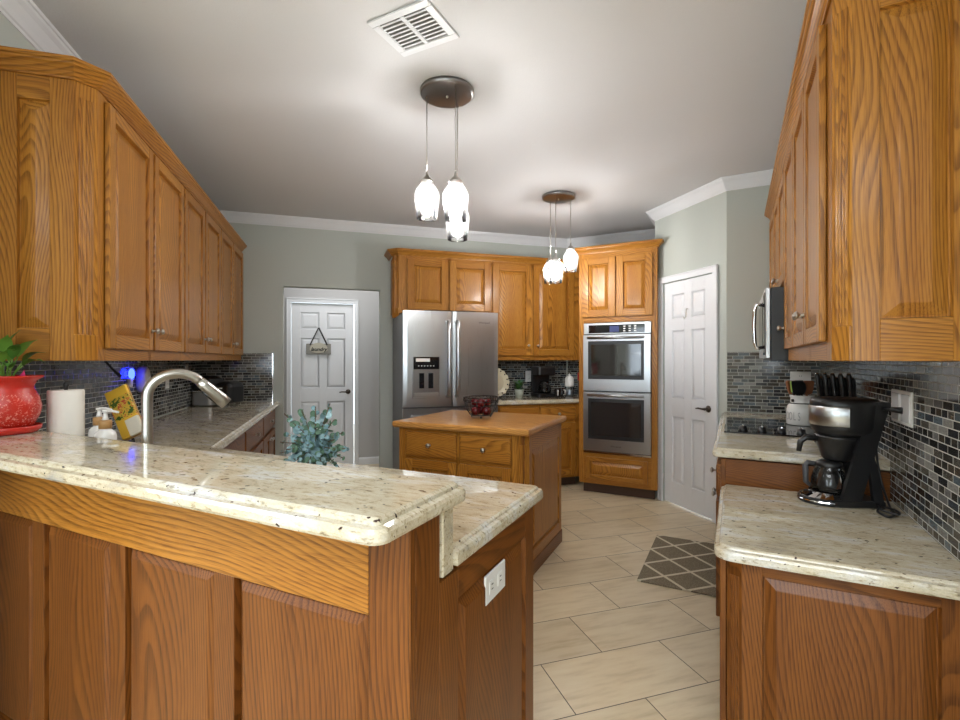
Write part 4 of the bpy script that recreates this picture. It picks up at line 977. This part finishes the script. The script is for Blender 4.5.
# ------------------------------------------------------------------ island fruit basket
t = thing('fruit_basket', (-1.59, 3.07, .9145), 0, 'black wire basket on the island top', 'basket')
m = MB()
def ringp(r, z, n=28): return [(r * math.cos(2 * math.pi * k / n), r * math.sin(2 * math.pi * k / n), z) for k in range(n)]
m.tube(ringp(.125, .145), .0045, BLACKP, 6, closed=True); m.tube(ringp(.118, .115), .003, BLACKP, 6, closed=True); m.tube(ringp(.078, .022), .004, BLACKP, 6, closed=True); m.build('rim', t)
m = MB()
for k in range(14):
    a = 2 * math.pi * k / 14; c_, s_ = math.cos(a), math.sin(a); m.tube([(.118 * c_, .118 * s_, .115), (.102 * c_, .102 * s_, .06), (.078 * c_, .078 * s_, .022), (.03 * c_, .03 * s_, .016)], .0026, BLACKP, 5)
    ctr = Vector((.1215 * c_, .1215 * s_, .130)); tg = Vector((-s_, c_, 0)); m.tube([ctr + tg * .017 * math.cos(2 * math.pi * j / 12) + Vector((0, 0, .013)) * math.sin(2 * math.pi * j / 12) for j in range(12)], .0022, BLACKP, 5, closed=True)
m.build('wire_sides', t)
for k in range(3):
    a = 2 * math.pi * k / 3 + 1.0; m = MB(); m.ell((.078 * math.cos(a), .078 * math.sin(a), .009), (.008, .008, .009), BLACKP, 10, 6); m.build('foot', t)
def apple(x, y, z, label, r=.036):
    t = thing('apple', (x, y, z), random.uniform(0, 360), label, 'apple', 'red apples in the wire basket')
    m = MB(); prof = []
    for i in range(13):
        a = math.pi * i / 12; rr2 = r * math.sin(a) * (1 + .06 * math.cos(a) * -1); prof.append((max(rr2, .0005), r + -r * .92 * math.cos(a) - (.010 * math.exp(-(rr2 / .012) ** 2) if i > 6 else -.006 * math.exp(-(rr2 / .012) ** 2))))
    m.lathe(prof, APPLE, seg=20, cap0=True, cap1=True); m.build('flesh', t)
    m = MB(); m.tube([(0, 0, r * 1.75), (.003, 0, r * 2.1)], .0014, TWIG, 5); m.build('stem', t)
ac = Vector((-1.59, 3.07))
for (an, z_, lb) in ((-150, .929, 'red apple low in the wire basket at the front left'), (-30, .929, 'red apple low in the wire basket at the front right'), (90, .929, 'red apple low in the wire basket at the back'), (-90, .988, 'red apple on top in the wire basket, nearest the camera'), (30, .988, 'red apple on top in the wire basket at the right'), (150, .988, 'red apple on top in the wire basket at the left')):
    r_, f_ = .0425 * math.cos(rad(an)), .0425 * math.sin(rad(an))
    v = camR * r_ + camF * f_; apple(ac.x + v.x, ac.y + v.y, z_, lb)

# ------------------------------------------------------------------ back counter things
CZ = .9145
p = B(1.74, 4.98); t = thing('decorative_plate', (p.x, p.y, CZ), 45, 'cream scalloped plate on a stand beside the refrigerator', 'plate')
m = MB(); m.M = T(0, 0, .165) @ Matrix.Rotation(rad(-12), 4, 'X') @ Matrix.Rotation(rad(90), 4, 'X'); R = []
n = 60
for rr2, z in ((.0, .0), (.10, .0), (.13, .008), (.155, .014), (.155, .018), (.13, .013), (.10, .005), (0, .005)):
    R.append([((rr2 * (1 + (.035 * math.cos(2 * math.pi * k / n * 15) if rr2 > .14 else 0)) + .0005) * math.cos(2 * math.pi * k / n), (rr2 * (1 + (.035 * math.cos(2 * math.pi * k / n * 15) if rr2 > .14 else 0)) + .0005) * math.sin(2 * math.pi * k / n), z) for k in range(n)])
m.loft(R, pmat('cream_glaze', (.70, .63, .45), .25)); m.build('plate', t)
m = MB()
for k in range(15):
    a = 2 * math.pi * (k + .5) / 15; m.M = T(0, 0, .165) @ Matrix.Rotation(rad(-12), 4, 'X') @ Matrix.Rotation(rad(90), 4, 'X'); m.lathe([(0, .0195), (.008, .0195), (.008, .017)], BLACKP, (.137 * math.cos(a), .137 * math.sin(a), .0), 10)
m.build('rim_hole', t)['kind'] = 'stuff'
m = MB(); m.tube([(-.06, .08, 0), (-.06, -.03, .008), (-.06, -.045, .03)], .004, BLACKP); m.tube([(.06, .08, 0), (.06, -.03, .008), (.06, -.045, .03)], .004, BLACKP); m.tube([(-.06, .08, .004), (0, .06, .16), (.06, .08, .004)], .004, BLACKP); m.build('stand', t)
p = B(2.00, 4.93); t = thing('potted_herb', (p.x, p.y, CZ), 45, 'little green plant in a pale pot beside the scalloped plate', 'potted plant')
m = MB(); m.lathe([(0, 0), (.04, 0), (.052, .09), (.048, .09), (.044, .075), (0, .075)], POTGREY, seg=20); m.build('pot', t)
m = MB(); rnd = random.Random(3)
for k in range(60):
    a = rnd.uniform(0, 6.28); r_ = rnd.uniform(.02, .085); z = rnd.uniform(.08, .20); leaf_blade(m, (r_ * .3 * math.cos(a), r_ * .3 * math.sin(a), .075 + (z - .075) * .4), (r_ * math.cos(a), r_ * math.sin(a), z), .03, rnd.choice((LEAF, EUC2, LEAF)), .01, 4)
m.build('foliage', t)
p = B(2.245, SB - .0095); t = thing('outlet_plate', (p.x, p.y, 1.13), 45, 'white outlet plate on the back wall left of the black coffee pot', 'outlet', 'outlet plates'); outlet(t, .078, .125)
p = B(2.30, 4.98); t = thing('drip_coffee_maker', (p.x, p.y, CZ), 45, 'black coffee maker with glass carafe on the back counter', 'coffee maker')
m = MB(); rbox(m, -.11, .11, -.12, .10, .0, .04, .03, BLACKP, .008); m.box(-.10, .10, .03, .10, .04, .25, BLACKP, c=.01); rbox(m, -.11, .11, -.12, .10, .24, .335, .04, BLACKP, .02); m.build('body', t)
m = MB(); m.lathe([(0, .043), (.065, .043), (.075, .07), (.07, .12), (.05, .155), (.052, .17), (.048, .17)], CLEAR, (0, -.045, 0), 24); m.lathe([(.0, .045), (.062, .045), (.07, .07), (.066, .10), (0, .10)], BLACKG, (0, -.045, 0), 24); m.tube([(0, -.12, .15), (0, -.165, .14), (0, -.16, .08), (0, -.12, .065)], .008, BLACKP); m.build('carafe', t)
for i, (tt, ss) in enumerate(((2.395, 4.80), (2.47, 4.86))):
    p = B(tt, ss); t = thing('mug', (p.x, p.y, CZ), -70 + 40 * i, ('dark mug with white handle directly beside the black coffee pot', 'dark mug with white handle, farther right of the black coffee pot')[i], 'mug', 'mugs on the back counter')
    m = MB(); m.lathe([(0, 0), (.03, 0), (.036, .01), (.038, .10), (.035, .10), (.033, .012), (0, .010)], BLACKG, seg=22); m.build('cup', t)
    m = MB(); m.tube([(.036, 0, .08), (.060, 0, .075), (.062, 0, .035), (.036, 0, .025)], .007, CERAM, 6); m.build('handle', t)
p = B(2.63, 4.98); t = thing('glass_canister', (p.x, p.y, CZ), 45, 'clear glass canister with white top near the oven cabinet', 'canister')
m = MB(); m.lathe([(0, 0), (.045, 0), (.05, .01), (.05, .10), (.045, .105), (0, .105)], CLEAR, seg=24); m.lathe([(0, .006), (.043, .006), (.044, .06), (0, .07)], pmat('blue_white_contents', (.5, .55, .62), .4), seg=20); m.build('jar', t)
m = MB(); m.lathe([(0, .105), (.05, .105), (.052, .12), (.05, .20), (.03, .225), (.008, .23), (.014, .245), (0, .255)], CERAM, seg=24); m.build('lid', t)
p = B(2.83, 5.06); t = thing('red_canister', (p.x, p.y, CZ), 45, 'red topped canister half hidden behind the oven cabinet', 'canister')
m = MB(); m.lathe([(0, 0), (.045, 0), (.045, .17), (0, .17)], GREYP, seg=20); m.build('body', t); m = MB(); m.lathe([(.046, .17), (.048, .18), (.048, .25), (.03, .27), (0, .275)], pmat('red_enamel', (.5, .03, .03), .3), seg=20); m.build('lid', t)

# ------------------------------------------------------------------ right worktop things
t = thing('utensil_crock', (.365, 3.585, .9235), -50, 'white ceramic utensil crock on the cooktop', 'crock')
m = MB(); m.lathe([(0, 0), (.078, 0), (.083, .006), (.083, .095), (.075, .118), (.062, .130), (.062, .165), (.066, .172), (.066, .180), (.060, .180), (.056, .165), (.056, .13), (0, .02)], CERAM, seg=36); m.build('jar', t)
m = MB(); m.tube([(.068 * math.cos(a), .068 * math.sin(a), .132) for a in [2 * math.pi * k / 24 for k in range(24)]], .003, BLACKP, 6, closed=True); m.box(-.008, .008, -.074, -.064, .14, .158, BLACKP, c=.003); m.build('wire_bail', t)
for k, ch in enumerate('TOOLS'):
    a = rad(-90 + (k - 2) * 17); text_mesh('lettering', ch, .07, pmat('embossed_grey', (.38, .38, .37), .4) if k == 0 else bpy.data.materials['embossed_grey'], t, (.0838 * math.cos(a), .0838 * math.sin(a), .052), (90, 0, math.degrees(a) + 90), .0008, xs=.45)
def utensil(dx, dy, mat, shape, label, name, up=.10):
    t = thing(name, (.365, 3.585, .9235), 0, label, 'kitchen utensil', 'utensils in the white crock')
    hv = camR * dx + camF * dy; b3 = Vector((hv.x * .25, hv.y * .25, .035)); n3 = Vector((hv.x * .62, hv.y * .62, .185)); e3 = n3 + (n3 - b3).normalized() * .02
    m = MB(); m.tube([b3, n3], .006, mat if shape != 'spat2' else BLACKP, 8); m.build('handle', t)
    d = (n3 - b3).normalized(); sd = camR; up_ = d
    m = MB(); nrm = sd.cross(up_).normalized(); M = Matrix((sd, nrm, up_)).transposed().to_4x4(); M.translation = n3; m.M = M
    if shape == 'spoon': m.ell((0, 0, .04), (.028, .008, .042), mat)
    else:
        m.slab(fillet([(-.026, -.004), (.026, -.004), (.026, .004), (-.026, .004)], {}), [(.0, .0), (-.004, .02), (-.006, .075), (0, .085)], mat)
    m.build('head', t)
    if shape == 'edge': m = MB(); m.M = M; m.box(-.034, -.025, -.005, .005, .015, .085, GREENH, c=.002); m.build('lime_edge', t)
utensil(-.07, -.035, BLACKP, 'edge', 'black spatula with lime green edge leaning left in the white crock', 'spatula')
utensil(-.05, .05, WOODSP, 'spat', 'wooden spatula left of centre in the white crock', 'wooden_spatula')
utensil(-.012, -.015, BLACKP, 'spoon', 'black ladle in the middle of the white crock', 'ladle')
utensil(.02, .072, BLACKP, 'spat', 'black turner behind the ladle in the white crock', 'turner')
utensil(.062, .022, WOODSP, 'spat', 'reddish wooden slotted turner leaning right in the white crock', 'wooden_turner')
t = thing('outlet_plate', (.43, YE - .0095, 1.175), 0, 'pale switch plate on the end wall behind the white crock', 'outlet', 'outlet plates'); outlet(t, .13, .118)
t = thing('outlet_plate', (XR - .0095, 2.33, 1.145), -90, 'double outlet plate on the right wall where the cord plugs in', 'outlet', 'outlet plates')
m = MB(); m.box(-.125, .125, -.006, 0, -.062, .062, WHITEP, c=.002); m.build('plate', t)
for x in (-.062, .062):
    m = MB(); m.box(x - .045, x + .045, -.009, -.005, -.05, .05, pmat('plate_shine', (.82, .82, .82), .25, .2) if x < 0 else bpy.data.materials['plate_shine'], c=.002); m.build('insert', t)
# knife block
t = thing('knife_block', (.462, 2.95, CZ), 205, 'black knife block full of black handled knives behind the coffee maker', 'knife block')
m = MB(); pts = [(-.09, 0), (.09, 0), (.09, .10), (-.04, .20), (-.09, .16)]
m.loft([[(px_, yy, pz) for px_, pz in pts] for yy in (-.085, .085)], BLACKP); m.build('block', t)
t.rotation_euler = (0, 0, rad(65))
kn = 0
for row in range(2):
    for i in range(5):
        yy = -.065 + i * .0325; b3 = Vector((-.065 + row * .05, yy, .185 - row * .02)); d = Vector((-.18, .06, 1)).normalized()
        t2 = thing('kitchen_knife', (.462, 2.95, CZ), 65, 'black handled knife, %s from the left in the %s row of the block' % (('first', 'second', 'third', 'fourth', 'fifth')[i], ('rear', 'front')[row]), 'knife', 'knives in the black block')
        m = MB(); m.tube([b3 - d * .02, b3 + d * .02, b3 + d * .08, b3 + d * .145, b3 + d * .158], [.007, .0105, .0095, .0115, .007], BLACKP, 8); m.build('handle', t2)
        m = MB(); m.tube([b3 - d * .03, b3 - d * .02 + d * .002], .010, CHROME, 8); m.build('bolster', t2)
        m = MB(); m.tube([b3 + d * .152, b3 + d * .1595], .0072, CHROME, 8); m.build('end_cap', t2)
# coffee maker on the near worktop: forward is local -y
t = thing('coffee_maker', (.362, 2.372, NZ + .0005), -68, 'black and stainless single tower coffee maker with glass carafe at right', 'coffee maker')
m = MB(); R = []
def arcbase(inset, z):
    pts = []
    for k in range(13):
        a = math.pi + math.pi * k / 12; pts.append(((.088 - inset) * math.cos(a), -.045 + (.098 - inset) * math.sin(a), z))
    pts += [(.088 - inset, .115 - inset, z), (-.088 + inset, .115 - inset, z)]; return pts
m.loft([arcbase(.004, 0), arcbase(0, .004), arcbase(0, .022), arcbase(.003, .026)], BLACKP); m.build('base', t)
m = MB(); arc = [(math.pi + math.pi * (.06 + .88 * k / 16)) for k in range(17)]
m.loft([[((.089) * math.cos(a), -.045 + .099 * math.sin(a), z) for a in arc] for z in (.012,)] + [[(.085 * math.cos(a), -.045 + .094 * math.sin(a), .024) for a in arc], [(.062 * math.cos(a), -.045 + .060 * math.sin(a), .044) for a in arc]], CHROME, cap0=False, cap1=False, closed=False); bp = m.build('control_band', t)
m = MB(); m.M = T(0, -.122, .036) @ Matrix.Rotation(rad(30), 4, 'X'); m.box(-.02, .025, -.013, .013, -.002, .003, BLACKG, c=.001); m.build('display', bp)
m = MB(); m.lathe([(0, .028), (.06, .028), (.062, .033), (.055, .036), (0, .036)], BLACKP, (0, -.035, 0), 24); m.build('warming_plate', t)
for sx in (-1, 1):
    m = MB()
    def leg(pts, xa, xb): m.loft([[(x, y, z) for y, z in pts] for x in (xa, xb)], BLACKP)
    xa, xb = sx * .086, sx * .070
    leg([(-.045, .0), (.025, .0), (.135, .40), (.065, .40)], xa, xb); leg([(.115, 0), (.075, .0), (.075, .03), (.055, .20), (.075, .20), (.092, .14)], xa, xb)
    m.build('side_frame', t)
m = MB(); m.loft([[(r_ * .95 * math.cos(a) * 1.0, .02 + r_ * math.sin(a) * 1.1, z) for a in [2 * math.pi * k / 32 for k in range(32)]] for r_, z in ((.080, .262), (.098, .280), (.104, .30), (.106, .385), (.106, .398), (.10, .408), (.06, .412))], BLACKP, smooth=True); m.build('reservoir', t)
m = MB(); arc = [math.pi + math.pi * (-.10 + 1.0 * k / 24) for k in range(25)]
m.loft([[(r_ * .95 * math.cos(a), .02 + r_ * math.sin(a) * 1.1, z) for a in arc] for r_, z in ((.1055, .305), (.1075, .308), (.1085, .375), (.1065, .379))], STEEL, cap0=False, cap1=False, closed=False, smooth=True); m.build('steel_band', t)
m = MB(); m.lathe([(.0, .165), (.042, .165), (.05, .172), (.078, .255), (.08, .262), (0, .262)], BLACKP, (0, -.005, 0), 28); fb_ = m.build('filter_basket', t)
m = MB(); m.tube([(0, -.078, .250), (-.01, -.115, .252), (-.012, -.135, .235), (-.012, -.142, .195)], [.012, .013, .012, .009], BLACKP); m.build('handle', fb_)
m = MB(); m.lathe([(0, .037), (.055, .037), (.062, .05), (.060, .09), (.05, .125), (.04, .14), (.042, .15), (.039, .15)], CLEAR, (0, -.035, 0), 28)
cf = m.build('carafe', t)
m = MB(); m.lathe([(.043, .138), (.045, .142), (.045, .155), (.03, .163), (0, .164)], BLACKP, (0, -.035, 0), 24); m.build('lid', cf)
m = MB(); m.tube([(-.02, -.075, .145), (-.03, -.098, .148), (-.032, -.106, .135), (-.032, -.104, .07), (-.022, -.09, .055)], [.008, .010, .011, .010, .007], GREYP); m.build('handle', cf)
m = MB(); mm = T(.385, 2.355, NZ) @ Rz(-65); a = mm @ Vector((-.02, .112, .37))
pl = (XR - .035, 2.31, 1.14)
pts = [(XR - .018, 2.30, 1.135), (XR - .05, 2.31, 1.137), (XR - .08, 2.36, 1.12), (XR - .075, 2.40, 1.05), (XR - .07, 2.41, .95), (XR - .06, 2.40, .86), (XR - .05, 2.37, .80), (XR - .045, 2.33, NZ + .006), (XR - .05, 2.25, NZ + .006), (XR - .08, 2.20, NZ + .006), (XR - .10, 2.25, NZ + .010), (XR - .07, 2.31, NZ + .012), (XR - .04, 2.27, NZ + .014), (XR - .05, 2.21, NZ + .016), (XR - .09, 2.24, NZ + .018), (XR - .085, 2.30, NZ + .02), (XR - .10, 2.36, NZ + .015)]
def smooth_path(P, n=5):
    P = [Vector(p_) for p_ in P]; out = []
    for i in range(len(P) - 1):
        p0, p1, p2, p3 = P[max(i - 1, 0)], P[i], P[i + 1], P[min(i + 2, len(P) - 1)]
        for k in range(n):
            u = k / n; out.append(.5 * ((2 * p1) + (p2 - p0) * u + (2 * p0 - 5 * p1 + 4 * p2 - p3) * u * u + (3 * p1 - p0 - 3 * p2 + p3) * u ** 3))
    return out + [P[-1]]
m.tube(smooth_path(pts), .0042, BLACKP, 8); m.tube([(XR - .016, 2.30, 1.135), (XR - .05, 2.31, 1.137)], [.013, .009], BLACKP, 10)
o = m.build('power_cord'); tag(o, 'black power cord of the coffee maker plugged into the right wall', 'cord')
